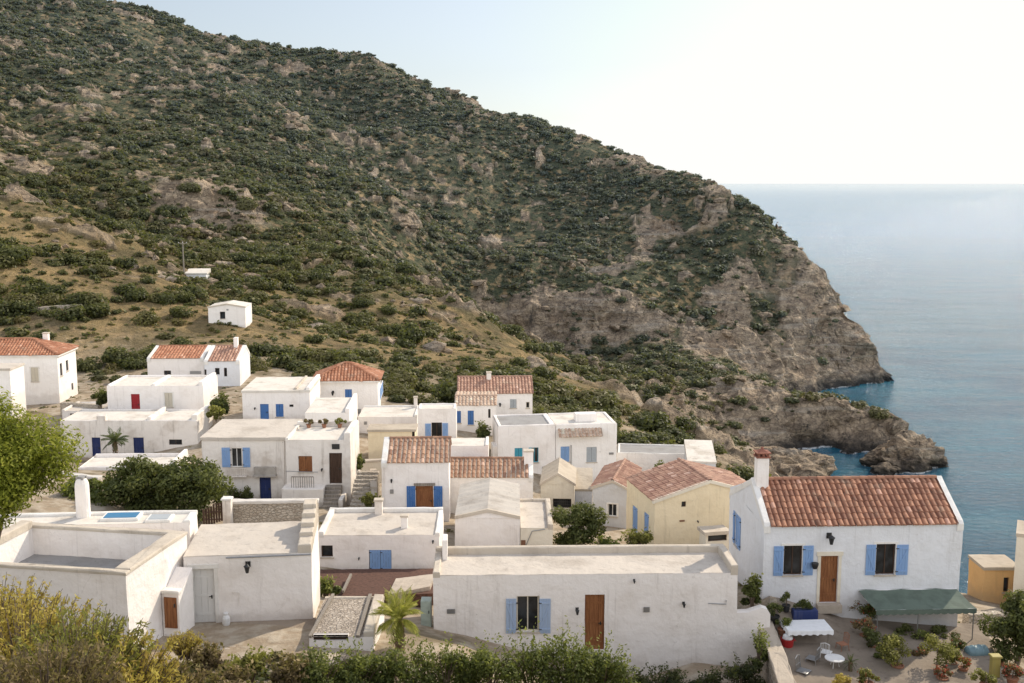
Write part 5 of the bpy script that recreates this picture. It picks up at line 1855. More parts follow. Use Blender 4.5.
M['palmbark'] = m_wood('palm_bark', (.12, .08, .05), (.28, .20, .12))


def limb_mesh(base, tips, r0, mat, parent, name='trunk', lean=.15):
    m = MB()
    top = sum((Vector(t) for t in tips), Vector()) / len(tips)
    fork = Vector((top.x * .3, top.y * .3, top.z * .42))
    m.tube([Vector((0, 0, -.6)), Vector((0, 0, .1)), fork * .5 + Vector((lean * .3, 0, 0)), fork], [r0 * 1.25, r0 * 1.05, r0 * .85, r0 * .72], 9)
    for t in tips:
        t = Vector(t)
        mid = fork.lerp(t, .5) + Vector((random.uniform(-.15, .15), random.uniform(-.15, .15), random.uniform(0, .2)))
        m.tube([fork - (t - fork) * .05, mid, t], [r0 * .5, r0 * .32, r0 * .1], 6)
    return m.build(name, M[mat], parent, smooth=True)


def crown_lobes(r3, n, seed, cz0, small=(.22, .38), squash=.85):
    st = np.random.default_rng(seed)
    L = []
    for k in range(n):
        d = st.normal(0, 1, 3); d /= np.linalg.norm(d)
        if d[2] < -.8: d[2] *= -.6
        q = st.uniform(.45, .82)
        c = np.array([d[0] * r3[0] * q, d[1] * r3[1] * q, cz0 + d[2] * r3[2] * q])
        s = st.uniform(*small) * min(r3[0], r3[2])
        L.append((c, (s, s, s * squash)))
    return L


def make_tree(name, label, cat, px, py, Y, r3, nlobe, nleaf, leaf, mat, seed, group=None, bark='bark', trunk_r=.13, jit=.6, aspect=.5, ground=None, upright=.35, small=(.24, .40)):
    """px, py: centre of the crown"""
    c = at(px, py, Y)
    g = gz(c.x, c.y) if ground is None else ground
    root = thing(name, label, cat, (c.x, c.y, g), 0, group)
    zc = c.z - g
    L = crown_lobes(r3, nlobe, seed, zc, small)
    P, N, rad = blob_points(nleaf, L, .5)
    # fewer leaves in the heart of the crown
    q = leaf_quads(P, N + np.array([0, 0, upright]), np.full(nleaf, leaf), aspect, jit)
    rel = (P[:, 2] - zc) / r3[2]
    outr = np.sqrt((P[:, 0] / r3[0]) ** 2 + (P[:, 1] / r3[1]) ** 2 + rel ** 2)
    t = np.clip(.08 + .20 * rel + .42 * outr + .25 * (rad - .7) + rng.normal(0, .17, nleaf), 0, 1)  # light painted into the tint: outer and upper leaves paler, interior dark
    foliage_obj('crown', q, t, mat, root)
    limb_mesh(None, [tuple(l[0]) for l in L[:9]], trunk_r, bark, root)
    return root


def make_shrub(name, label, cat, px, py, Y, r3, nleaf, leaf, mat, seed, group=None, jit=.6, aspect=.5, stems=9, upright=.5, bark='bark', nl=9, ground=None):
    """px, py: foot of the shrub"""
    c = at(px, py, Y)
    g = gz(c.x, c.y) if ground is None else ground
    return shrub_at(name, label, cat, Vector((c.x, c.y, g)), r3, nleaf, leaf, mat, seed, group, jit, aspect, stems, upright, bark, nl)


def shrub_at(name, label, cat, loc, r3, nleaf, leaf, mat, seed, group=None, jit=.6, aspect=.5, stems=9, upright=.5, bark='bark', nl=9):
    root = thing(name, label, cat, loc, 0, group)
    L = crown_lobes((r3[0], r3[1], r3[2] * .6), nl, seed, r3[2] * .42, (.36, .6))
    P, N, rad = blob_points(nleaf, L, .45)
    P[:, 2] = np.abs(P[:, 2]) * 1.0
    # shoots that stick out of the mass
    rs_ = np.random.default_rng(seed + 5)
    for k in range(16):
        a_, e_ = rs_.uniform(0, 2 * PI), rs_.uniform(.35, 1.45)
        tip = np.array([math.cos(a_) * math.cos(e_) * r3[0], math.sin(a_) * math.cos(e_) * r3[1], r3[2] * (.45 + .72 * math.sin(e_))]) * rs_.uniform(1.0, 1.22)
        tt = rs_.uniform(.45, 1.0, 26)[:, None]
        P = np.r_[P, tip * tt + rs_.normal(0, leaf * .8, (26, 3))]; N = np.r_[N, rs_.normal(0, 1, (26, 3))]; rad = np.r_[rad, np.full(26, 1.0)]
    nleaf = len(P)
    q = leaf_quads(P, N + np.array([0, 0, upright]), np.full(nleaf, leaf), aspect, jit)
    t = np.clip(.02 + .48 * (P[:, 2] / r3[2]) + .3 * (rad - .5) + rng.normal(0, .18, nleaf), 0, 1)  # painted shade: leaves darken toward the foot and the inside
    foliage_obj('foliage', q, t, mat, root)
    st = random.Random(seed)
    m = MB()
    for k in range(stems):
        a = st.uniform(0, 6.28); e = st.uniform(.3, .85)
        m.tube([(0, 0, -.25), (math.cos(a) * r3[0] * e * .4, math.sin(a) * r3[1] * e * .4, r3[2] * .4), (math.cos(a) * r3[0] * e, math.sin(a) * r3[1] * e, r3[2] * st.uniform(.6, 1.0))], [.035, .022, .008], 5)
    m.build('stem', M[bark], root)
    return root


def sprig_bush(name, label, cat, px, py, Y, r3, nstem, per, leaf, mat, seed, group=None, bark='bark', ground=None, aspect=.3):
    """open bush of long leafy shoots"""
    c = at(px, py, Y)
    g = gz(c.x, c.y) if ground is None else ground
    root = thing(name, label, cat, (c.x, c.y, g), 0, group)
    st = np.random.default_rng(seed)
    Ps, Ns, Ts = [], [], []
    m = MB()
    for k in range(nstem):
        a = st.uniform(0, 2 * PI); e = st.uniform(.05, 1) ** .6
        tip = np.array([math.cos(a) * r3[0] * e, math.sin(a) * r3[1] * e, r3[2] * st.uniform(.62, 1.08) * (1 - .3 * e * e)])
        root0 = np.array([math.cos(a) * .35 * r3[0] * e, math.sin(a) * .35 * r3[1] * e, -.1])
        mid = root0 * .5 + tip * .5 + np.array([0, 0, .14 * r3[2]])
        tt = st.uniform(.28, 1.0, per)
        p = (1 - tt)[:, None] ** 2 * root0 + (2 * tt * (1 - tt))[:, None] * mid + (tt ** 2)[:, None] * tip
        d = (tip - mid); d /= np.linalg.norm(d)
        off = st.normal(0, 1, (per, 3)); off /= np.linalg.norm(off, axis=1)[:, None]
        p = p + off * leaf * .9
        Ps.append(p); Ns.append(np.cross(off, d) + off * .3)
        Ts.append(np.clip(st.normal(.5, .12) + .45 * (tt - .6) + st.normal(0, .14, per), 0, 1))
        m.tube([root0, mid * .98, tip * 1.02], [.024, .014, .005], 4, cap=False)
    P, N, T = np.concatenate(Ps), np.concatenate(Ns), np.concatenate(Ts)
    q = leaf_quads(P, N, np.full(len(P), leaf), aspect, .5)
    foliage_obj('foliage', q, T, mat, root)
    m.build('stem', M[bark], root)
    return root


def make_palm(name, label, cat, px, py, Y, h, flen, nf, mat, seed, width=.9, tr=.16, cz=None):
    c = at(px, py, Y)
    root = thing(name, label, cat, c)
    st = random.Random(seed)
    m = MB()
    pts, rr = [], []
    for k in range(13):
        t = k / 12
        pts.append((.05 * math.sin(t * 3), 0, -.5 + (h + .5) * t)); rr.append(tr * (1.25 - .3 * t) * (1.12 if k % 2 else .94))
    m.tube(pts, rr, 10)
    for k in range(26):
        t = k / 26; a = k * 2.4
        m.beam((math.cos(a) * tr * .9, math.sin(a) * tr * .9, h * t), (math.cos(a) * tr * 1.5, math.sin(a) * tr * 1.5, h * t + .16), .09, .03)
    m.build('trunk', M['palmbark'], root)
    V, T = [], []
    for k in range(nf):
        a = k * 2.399 + st.uniform(-.2, .2)
        el = st.uniform(-.15, 1.35) if k > nf * .35 else st.uniform(.8, 1.45)
        L = flen * st.uniform(.8, 1.1)
        d = np.array([math.cos(a) * math.cos(el), math.sin(a) * math.cos(el), math.sin(el)])
        side = np.array([-math.sin(a), math.cos(a), 0])
        p = np.array([0, 0, h]); prev = p
        ns = 22
        for j in range(ns):
            t = j / ns
            d = d + np.array([0, 0, -.055 - .06 * t * math.cos(el)]); d /= np.linalg.norm(d)
            nxt = p + d * L / ns
            upv = np.cross(side, d)
            ll = L * .34 * math.sin(PI * min(1, .12 + t * .95)) * width
            w = L * .02
            V.append([p - side * .012, p + side * .012, nxt + side * .010, nxt - side * .010]); T.append(.45)
            for sgn in (-1, 1):
                dirv = side * sgn * .75 + d * .75 + upv * .22; dirv = dirv / np.linalg.norm(dirv)
                tipv = p + dirv * ll + np.array([0, 0, -.12 * ll])
                mid = p + dirv * ll * .5
                V.append([p, mid - d * w, tipv, mid + d * w]); T.append(min(1, max(0, st.gauss(.42 + .35 * (el > .3), .16))))
            p = nxt
    foliage_obj('crown', np.array(V), np.array(T), mat, root)
    return root


# big trees
make_tree('leafy_tree', 'bright yellow green feathery tree standing at the left edge above the terrace house', 'tree', -24, 460, 36.5, (3.4, 2.3, 2.6), 74, 60000, .085, M_BRIGHT, 3, jit=.75, aspect=.34, trunk_r=.2, upright=.8, small=(.26, .42))
make_tree('bushy_tree', 'round dark green tree at the right of the pair below the navy door house', 'tree', 196, 487, 62, (2.5, 2.0, 2.3), 34, 10000, .11, M_DARKL, 5, aspect=.5)
make_tree('bushy_tree', 'wider dark green tree with ragged top left of the round one', 'tree', 142, 491, 63, (3.0, 2.0, 2.2), 36, 11000, .12, M_DARKL, 6, aspect=.5)
make_tree('bushy_tree', 'low light green tree half hidden behind the round white chimney', 'tree', 92, 497, 64, (2.2, 1.6, 1.5), 22, 5600, .11, M_MIDL, 7)
make_tree('bushy_tree', 'dense dark bushy tree in the yard between the barn and the yellow house', 'tree', 578, 527, 63, (1.75, 1.5, 1.7), 26, 7000, .10, M_DARKL, 8)
make_palm('palm_tree', 'small dusty green palm in front of the house with navy doors', 'palm', 115.5, 458, 86.5, 1.35, 1.35, 30, M_PALMD, 4)
make_palm('palm_tree', 'sunlit yellow green palm with shaggy trunk beside the rubble roofed shed', 'palm', 399, 648, 41.5, 1.2, 1.4, 40, M_PALM, 5, width=.85, tr=.17)
make_tree('leafy_tree', 'rounded green tree at the right edge beside the dark stone wall', 'tree', 1020, 625, 47, (1.6, 1.4, 1.75), 26, 7000, .085, M_DARKL, 21)

# foreground bushes: yellow broom on the left
for k, (px, py, Y, r, hh, mt, lab) in enumerate([
        (22, 662, 21, 1.8, 2.3, M_YELL, 'yellow bush of long leafy shoots filling the bottom left corner'),
        (80, 668, 20.0, 1.5, 1.85, M_OLIVE, 'golden leafy bush between the taller bushes at the bottom left'),
        (112, 690, 19.5, 1.4, 1.75, M_YELL, 'yellow leafy bush below the corner of the terrace house'),
        (-14, 640, 23, 1.7, 2.5, M_YELL, 'golden leafy bush at the left edge under the bright green tree'),
        (45, 700, 17, 1.4, 1.5, M_DRY, 'nearest dry brownish bush at the very bottom left'),
        (160, 698, 20.5, 1.0, 1.15, M_DRY, 'dry brownish bush at the right end of the yellow bushes'),
        (8, 640, 25, 1.3, 1.5, M_BRIGHT, 'bright green leafy bush behind the yellow bushes at the left edge')]):
    p = at(px, py, Y)
    sprig_bush('broom_bush', lab, 'bush', px, py, Y, (r, r, hh), 180, 46, .064, mt, 60 + k, ground=p.z - hh * .45)
p = at(186, 648, 37.5); sprig_bush('broom_bush', 'small bright yellow shoots rising at the corner of the bare yard', 'bush', 186, 648, 37.5, (.7, .6, .9), 60, 36, .055, M_YELL, 71, ground=p.z - .3)
shr = []
for k, (px, py, Y, r, hh) in enumerate([(322, 692, 37, .95, 1.25), (362, 690, 37.5, .9, 1.2), (402, 690, 38, 1.0, 1.35), (446, 690, 38, 1.0, 1.3), (490, 690, 38, 1.0, 1.4), (530, 690, 38.5, 1.05, 1.65), (568, 690, 38.5, 1.05, 1.7), (604, 694, 38.5, .85, 1.45)]):
    p = at(px, py, Y); r *= 1.22; hh *= 1.18
    mt = M_MIDL
    shrub_at('hedge_shrub', 'glossy green leafy shrub in the row in front of the long white house', 'shrub', p, (r, r * .9, hh), 3600, .068, mt, 80 + k, 'shrubs in a row before the long white house', aspect=.45, nl=12)
for k, (px, py, Y, r, hh, lab) in enumerate([(655, 694, 43.8, 1.3, 1.2, 'low dark shrub before the long white house right of its orange door'), (708, 690, 44, 1.3, 1.2, 'dark low shrub against the right part of the long white house'),
                                        (742, 684, 44, 1.1, 1.2, 'dark shrub at the corner under the low wing wall'), (632, 690, 43.5, .8, 1.0, 'small dark shrub just right of the row of glossy shrubs'), (675, 690, 44.2, 1.2, 1.15, 'dark shrub against the middle of the blank white wall')]):
    p = at(px, py, Y); p.z = gz(p.x, p.y); shrub_at('low_shrub', lab, 'shrub', p, (r, r * .8, hh), 1900, .065, M_SHADE, 100 + k, None, nl=9)
for k, (px, py, Y, r, hh, mt, lab) in enumerate([
        (208, 668, 37, .8, .7, M_DRY, 'dry brown shrub below the pale yard edge left of the bare yard'),
        (252, 676, 37, .9, .75, M_OLIVE, 'low olive shrub in front of the bare yard'),
        (290, 684, 36.5, .8, .8, M_DRY, 'brownish dry shrub left of the row of glossy shrubs'),
        (230, 694, 34, .9, .7, M_DRY, 'dry brown shrub lowest in front of the bare yard'),
        (326, 596, 50, .75, .65, M_MIDL, 'small green shrub beside the reddish garden bed'),
        (606, 548, 62, 1.0, .5, M_MIDL, 'low green hedge plant at the foot of the pale gabled house'),
        (638, 546, 60.5, .9, .75, M_OLIVE, 'olive green feathery shrub at the corner of the yellow house'),
        (221, 413, 93, .9, 1.3, M_DARKL, 'dark green shrub in the gap right of the red door house'),
        (216, 419, 90, .7, .8, M_OLIVE, 'yellowish shrub in the gap right of the red door house'),
        (482, 440, 91, .7, 1.15, M_DARKL, 'dark shrub at the corner of the house with royal blue shutters'),
        (661, 476, 90, .55, .9, M_DARKL, 'single dark shrub against the pale grey building at the edge'),
        (100, 404, 98, .8, 1.1, M_DARKL, 'dark shrub between the orange hipped house and the red door house'),
        (752, 606, 47, .45, 1.1, M_DARKL, 'dark narrow shrub in the gap beside the red roof house')]):
    p = at(px, py, Y); shrub_at('garden_shrub', lab, 'shrub', p, (r, r * .85, hh), 1700, .07 * (1 + Y / 160), mt, 120 + k, None, nl=8)

# low growth on the slope in front
n = 11000
gx = rng.uniform(-26, 16, n); gy = rng.uniform(15, 40, n)
gzv = terrain_z(np.c_[gx, gy])
keepg = rng.random(n) < np.clip(.75 + fbm(gx, gy, 0 * gx, 5, 3), .1, 1)
arr = np.c_[gx, gy, gzv, rng.uniform(.14, .46, n)][keepg]
VV, TT, HH = [], [], []
scatter_into(arr, [bush_quads(46, 300 + k, .8, .26) for k in range(6)])
n = 9000
gx = rng.uniform(-52, 34, n); gy = rng.uniform(40, 124, n)
okv = rng.random(n) < np.clip(.35 + .9 * fbm(gx, gy, 0 * gx, 9, 3), 0, .9)
okv &= ~((gx > 9) & (gx < 26) & (gy < 52)) & ~((gx > -15) & (gx < -4) & (gy < 56))
gx, gy = gx[okv], gy[okv]
scatter_into(np.c_[gx, gy, terrain_z(np.c_[gx, gy]), rng.uniform(.10, .38, len(gx))], [bush_quads(40, 320 + k, .7, .27) for k in range(6)])
M_GROUND = m_leaf('undergrowth_leaves', (.04, .032, .015), (.13, .105, .04), (.24, .20, .075), .3, ('attr', (.07, .085, .03), (.4, .9)))
VV = np.concatenate(VV)
u = np_mesh('undergrowth', VV, np.arange(len(VV)).reshape(-1, 4), M_GROUND, {'tint': ('FACE', np.concatenate(TT)), 'hue': ('FACE', np.concatenate(HH))})
tag(u, 'dry brown and olive undergrowth on the slope below the viewer', 'undergrowth', kind='stuff')


# ------------------------------------------------------------------ yards, beds and walls
def sheet(name, corners, mat, lift=.03, nx=14, ny=10, follow=True):
    """ground sheet through four ground corners (bl, br, tr, tl)"""
    a, b, c, d = [Vector(p) for p in corners]
    rows = []
    for j in range(ny + 1):
        r = []
        for i in range(nx + 1):
            p = a.lerp(b, i / nx).lerp(d.lerp(c, i / nx), j / ny)
            z = max(gz(p.x, p.y), p.z) + lift if follow else p.z + lift
            r.append((p.x, p.y, z + random.uniform(-.008, .008)))
        rows.append(r)
    m = MB(); m.grid(rows)
    for e in (rows[0], rows[-1][::-1], [r[0] for r in rows][::-1], [r[-1] for r in rows]):
        m.grid([[(p[0], p[1], p[2] - .6) for p in e], e])
    return tag(m.build(name, mat), kind='structure')


M['dirt'] = m_plaster('yard_dirt', (.31, .25, .19), (.17, .13, .095), .8, crackle=.8)
M['redbed'] = m_plain('red_garden_earth', (.12, .062, .045), .95, var=.8, scale=7)
M['path'] = m_plaster('path_concrete', (.52, .45, .37), (.3, .25, .2), .5)
st_ = HS['store']
bz = st_.O.z
sheet('yard', [atz(190, 650, bz), atz(318, 655, bz), atz(316, 618, bz), atz(180, 621, bz)], M['dirt'], .02, follow=False)
wall_run('yard_wall', 'low pale crumbling wall along the front of the bare yard', [atz(176, 643, bz + .15), atz(220, 647, bz + .15), atz(300, 652, bz + .12)], .35, 'coping', None, 1.6)
mid = HS['mid']
sheet('garden_bed', [at(318, 598, 50), at(434, 594, 50), at(436, 569, 55.2), at(317, 570, 55.2)], M['redbed'], .03, follow=False)
sheet('path', [at(388, 596, 49.6), at(430, 588, 50.6), at(436, 575, 53.5), at(396, 580, 53)], M['path'], .08, follow=False)
g = thing('garden_beam', 'long weathered timber lying across the reddish garden bed', 'timber', at(343, 594, 50.3))
m = MB(); m.beam((0, 0, .12), at(351, 577, 53) - at(343, 594, 50.3) + Vector((0, 0, .12)), .12, .12); m.build('timber', M['greywood'], g)

# terrace before the red roofed house
cz_ = at(800, 652, 46).z
sheet('courtyard', [at(770, 700, 41.8), at(1010, 700, 42), at(985, 625, 50), at(768, 612, 49)], M['patio'], .02, 24, 16)
wall_run('garden_wall', 'broad topped stone garden wall running toward the viewer beside the terrace', [at(764, 622, 47.2), at(777, 655, 44), at(792, 700, 40.5)], .62, 'stone', 'coping', 2.2)
p = at(757, 652, 44.5)
shrub_at('ivy', 'green ivy hanging over the side of the broad stone garden wall', 'ivy', Vector((p.x + .1, p.y, p.z - .6)), (.38, 1.0, 1.3), 1500, .06, M_MIDL, 151, None, nl=8)


def gcourt(px, py, lift=.045):
    """ground point of the terrace seen at a pixel"""
    lo, hi = 38.0, 52.0
    for _ in range(30):
        Y = (lo + hi) / 2
        q = at(px, py, Y)
        if q.z > max(gz(q.x, q.y), -99) + lift: lo = Y
        else: hi = Y
    return at(px, py, lo)


def potted(label, px, py, pr, ph, plant, mat, pot='terracotta', leaf=.06, n=700, seed=0, name='potted_plant', cat='potted plant', loc=None, upright=.5, flowers=0):
    c = gcourt(px, py) if loc is None else loc
    root = thing(name, label, cat, c)
    m = MB(); m.lathe([(pr * .72, -.02), (pr * .95, ph * .85), (pr * 1.08, ph * .86), (pr * 1.08, ph), (pr * .9, ph), (pr * .85, ph * .88)], (0, 0, 0), 14)
    m.build('pot', M[pot], root)
    r3 = plant
    L = crown_lobes((r3[0], r3[0], r3[1] * .6), 8, seed, ph + r3[1] * .5, (.36, .6))
    P, N, rad = blob_points(n, L, .4)
    P[:, 2] = np.maximum(P[:, 2], ph * .8)
    q = leaf_quads(P, N + np.array([0, 0, upright]), np.full(n, leaf), .45, .6)
    t = np.clip(.1 + .5 * (P[:, 2] - ph) / r3[1] + .3 * (rad - .5) + rng.normal(0, .18, n), 0, 1)  # top leaves lightened, low and inner ones darkened as painted shade
    foliage_obj('foliage', q, t, mat, root)
    if flowers:
        k = rng.choice(n, flowers)
        q = leaf_quads(P[k] * np.array([1.06, 1.06, 1.03]), N[k], np.full(flowers, leaf * .9), .8, .6)
        foliage_obj('blossom', q, rng.random(flowers), M_FLOWER, root)
    m = MB(); m.tube([(0, 0, ph * .7), (.02, 0, ph + r3[1] * .6)], [.03, .015], 6); m.build('stem', M['bark'], root)
    return root


potted('leafy citrus bush in a terracotta pot in the middle of the terrace', 897, 672, .26, .32, (.82, 1.25), M_OLIVE, leaf=.062, n=1700, seed=31)
potted('taller yellow leaved bush in a pot right of the citrus bush', 936, 674, .26, .3, (.66, 1.35), M_OLIVE, leaf=.06, n=1500, seed=32)
potted('red flowering plant in a clay pot near the yellow post', 963, 674, .2, .3, (.38, .5), M_OLIVE, leaf=.05, n=520, seed=33, flowers=170)
potted('reddish flowering plant spreading in a pot below the tall yellow bush', 942, 682, .24, .22, (.55, .4), M_DRY, leaf=.05, n=700, seed=34, flowers=150)
potted('round green shrub in a pot under the left corner of the awning', 872, 651, .24, .3, (.55, .75), M_DARKL, leaf=.055, n=1100, seed=35)
potted('dark leafy plant in a pot under the middle of the awning', 905, 646, .24, .3, (.55, .8), M_DARKL, leaf=.055, n=1000, seed=36)
potted('dark leafy plant in a pot under the right part of the awning', 940, 646, .24, .3, (.6, .7), M_DARKL, leaf=.055, n=1000, seed=37)
potted('pink flowering climber in a pot right of the house door', 850, 616, .26, .3, (.5, 1.05), M_DRY, leaf=.06, n=1100, seed=38, flowers=90)
potted('dark green plant in a black pot left of the window by the red roof house', 786, 611, .18, .3, (.3, .5), M_DARKL, 'metal', leaf=.05, n=420, seed=39)
potted('broad dark plant in a pot by the wall left of the table', 774, 622, .24, .3, (.5, .6), M_DARKL, 'metal', leaf=.055, n=700, seed=40)
potted('yellow green bush in a pot at the bottom right before the yellow post', 985, 690, .24, .25, (.6, .6), M_OLIVE, leaf=.06, n=800, seed=41)
potted('red leaved bush in a pot at the bottom right corner', 1012, 684, .25, .3, (.5, .6), M_DRY, leaf=.055, n=800, seed=42, flowers=160)
for k, (px, py, r, hh, mt, lab, fl) in enumerate([
        (864, 640, .5, .8, M_DRY, 'dry leaved plant in a pot at the foot of the wall left of the awning', 60),
        (888, 652, .5, .7, M_DARKL, 'dark bushy plant in a pot between the awning poles on the left', 0),
        (922, 652, .55, .75, M_MIDL, 'green bushy plant in a pot before the middle awning pole', 0),
        (955, 656, .5, .7, M_DARKL, 'dark bushy plant in a pot before the right awning pole', 40),
        (918, 664, .4, .55, M_DRY, 'brownish low plant in a pot between the citrus bush and the taller yellow bush', 90),
        (880, 664, .4, .5, M_MIDL, 'low green plant in a pot left of the citrus bush', 0),
        (952, 668, .4, .6, M_OLIVE, 'yellow green plant in a pot right of the taller yellow bush', 0),
        (868, 628, .45, .9, M_DARKL, 'tall dark plant in a pot close to the wall right of the door', 30),
        (1000, 664, .55, .8, M_DARKL, 'dark leafy plant in a pot between the yellow post and the rounded tree', 0),
        (868, 688, .5, .55, M_OLIVE, 'yellowish plant in a pot at the bottom edge left of the white basin', 30)]):
    potted(lab, px, py, .2, .26, (r, hh), mt, leaf=.055, n=900, seed=200 + k, flowers=fl)
potted('sunlit yellow bush in a pot at the bottom edge of the terrace', 838, 694, .24, .25, (.62, .65), M_YELL, leaf=.055, n=900, seed=43)
potted('green trailing plant in a pot on the terrace beside the broad garden wall', 782, 634, .2, .26, (.36, .6), M_MIDL, leaf=.055, n=600, seed=44)
make_palm('yucca', 'small spiky yucca in the middle of the terrace', 'plant', *(lambda q: (850, 676, q.y))(gcourt(850, 676)), .55, .5, 26, M_PALMD, 9, width=.3, tr=.05)

# long planter by the door
c = gcourt(803, 619)
g = thing('planter', 'long dark blue planter trough with leafy plants left of the house door', 'planter', c, .04)
m = MB(); m.rough_box(-.5, -.2, 0, .62, .2, .48, .3, .004); m.build('trough', M['navy'], g)
L = crown_lobes((.6, .22, .25), 10, 77, .68, (.5, .8)); P, N, rad = blob_points(700, L, .4); P[:, 2] = np.maximum(P[:, 2], .45)
foliage_obj('foliage', leaf_quads(P, N, np.full(700, .055), .45, .6), np.clip(rng.normal(.45, .2, 700), 0, 1), M_DARKL, g)

# table with a white scalloped cloth
c = gcourt(806, 641)
g = thing('table', 'rectangular garden table under a white cloth near the house door', 'table', c, .06)
m = MB(); m.rough_box(-.95, -.55, .70, .95, .55, .74, .5, .001); m.build('tabletop', M['greywood'], g)
for sx in (-1, 1):
    for sy in (-1, 1):
        m = MB(); m.box(sx * .85 - .03, sy * .45 - .03, -.03, sx * .85 + .03, sy * .45 + .03, .70); m.build('leg', M['greywood'], g)
m = MB()
ring = []
nx, ny = 22, 13
per = [(-1 + 2 * i / nx, -1) for i in range(nx)] + [(1, -1 + 2 * i / ny) for i in range(ny)] + [(1 - 2 * i / nx, 1) for i in range(nx)] + [(-1, 1 - 2 * i / ny) for i in range(ny)]
top = [(x * .99, y * .59, .747) for x, y in per]
mid_ = [(x * 1.01, y * .61, .72) for x, y in per]
low = [(x * (1.03 + .02 * math.sin(i * 1.9)), y * (.64 + .02 * math.sin(i * 1.9)), .52 + .05 * abs(math.sin(i * .9))) for i, (x, y) in enumerate(per)]
m.grid([low, mid_, top], True); m.poly(top)
M['cloth'] = m_plain('white_cloth', (.80, .80, .80), .85, var=.12)
o = m.build('tablecloth', M['cloth']); o.location = c; o.rotation_euler = (0, 0, .06)
tag(o, 'white scalloped cloth draped over the garden table', 'tablecloth')

# red tub with a white bag in it
c = gcourt(787, 650)
g = thing('tub', 'red plastic tub standing by the broad garden wall', 'tub', c)
m = MB(); m.lathe([(.22, 0), (.29, .5), (.31, .5), (.31, .55), (.27, .55), (.25, .4)], (0, 0, 0), 18); M['redplastic'] = m_plain('red_plastic', (.42, .03, .03), .4, var=.15); m.build('body', M['redplastic'], g)
for s_ in (-1, 1):
    m = MB(); m.tube([(s_ * .30, -.08, .48), (s_ * .37, -.06, .44), (s_ * .37, .06, .44), (s_ * .30, .08, .48)], .014, 6); m.build('handle', M['redplastic'], g)
mb_ = MB(); st = random.Random(5); mb_.lathe([(.16, -.04), (.24, .06), (.20, .18), (.10, .24), (.03, .27)], (0, 0, .5), 12, wob=.12); o = mb_.build('bag', M['cloth']); o.location = c
tag(o, 'crumpled white bag sitting on top of the red tub', 'bag')


def metal_chair(label, px, py, rz, mat='whitemetal', seatmat=None, cat='chair', name='garden_chair', s=1.0):
    g = thing(name, label, cat, gcourt(px, py), rz)
    g.scale = (s, s, s)
    sm = seatmat or mat
    m = MB(); m.rough_box(-.22, -.22, .42, .22, .22, .455, .15, .002); m.build('seat', M[sm], g)
    for sx in (-1, 1):
        m = MB(); m.tube([(sx * .2, -.2, .43), (sx * .23, -.24, -.02)], .018, 6); m.build('leg', M[mat], g)
        m = MB(); m.tube([(sx * .24, .27, -.02), (sx * .2, .2, .43), (sx * .2, .25, .9)], .018, 6); m.build('leg', M[mat], g)
    m = MB()
    m.tube([(-.2, .25, .9), (0, .27, .97), (.2, .25, .9)], .018, 6)
    for k in range(5):
        x = -.14 + .07 * k; m.tube([(x, .20, .46), (x, .255, .93)], .010, 5)
    m.tube([(-.2, .225, .65), (.2, .225, .65)], .012, 5)
    m.build('backrest', M[mat], g)
    return g


metal_chair('openwork pale metal chair with high back nearest the broad garden wall', 803, 682, .9, 'greymetal', s=1.15)
metal_chair('second pale metal chair close beside the openwork one', 812, 668, -2.2, 'greymetal', s=1.05)
metal_chair('faded pink garden chair left of the spiky yucca', 842, 652, -1.2, 'terracotta', s=.9)
metal_chair('white garden chair behind the small round white table', 826, 661, 2.6, 'whitemetal', s=.95)
c = gcourt(834, 672)
g = thing('side_table', 'small round white garden table on three legs', 'table', c)
m = MB(); m.lathe([(.40, .60), (.42, .615), (.42, .64), (.40, .655)], (0, 0, 0), 24); m.build('tabletop', M['whitemetal'], g)
for k in range(3):
    a = k * 2.09; m = MB(); m.tube([(.12 * math.cos(a), .12 * math.sin(a), .61), (.28 * math.cos(a), .28 * math.sin(a), -.02)], .016, 6); m.build('leg', M['whitemetal'], g)
c = gcourt(902, 679)
g = thing('basin', 'shallow white basin lying on the ground before the citrus bush', 'basin', c)
m = MB(); m.lathe([(.22, 0), (.38, .13), (.42, .14), (.40, .16), (.36, .13), (.2, .04)], (0, 0, 0), 20); m.build('bowl', M['whitemetal'], g)
c = gcourt(994, 679)
g = thing('post', 'short yellow painted wooden post at the right of the terrace', 'post', c)
M['yellowpaint'] = m_paint('yellow_paint', (.36, .30, .09)); m = MB(); m.rough_box(-.17, -.15, -.1, .17, .15, 1.0, .2, .01); m.build('shaft', M['yellowpaint'], g); m = MB(); m.rough_box(-.22, -.2, 1.0, .22, .2, 1.08, .2, .005); m.build('cap', M['yellowpaint'], g)
c = gcourt(976, 658, .16)
g = thing('barrel', 'grey blue plastic barrel lying on its side under the right end of the awning', 'barrel', c, .2)
M['bluegrey'] = m_plain('blue_grey_plastic', (.16, .25, .28), .5, var=.2)
m = MB()
pr = [(.0, 0), (.24, .01), (.28, .06), (.29, .25), (.31, .27), (.31, .31), (.29, .33), (.29, .6), (.31, .62), (.31, .66), (.29, .68), (.28, .9), (.24, .95), (0.0, .96)]
rows = [[(z - .48, r * math.cos(k * PI / 8), .3 + r * math.sin(k * PI / 8)) for k in range(16)] for r, z in pr]
m.grid(rows, True); m.build('body', M['bluegrey'], g, smooth=True)
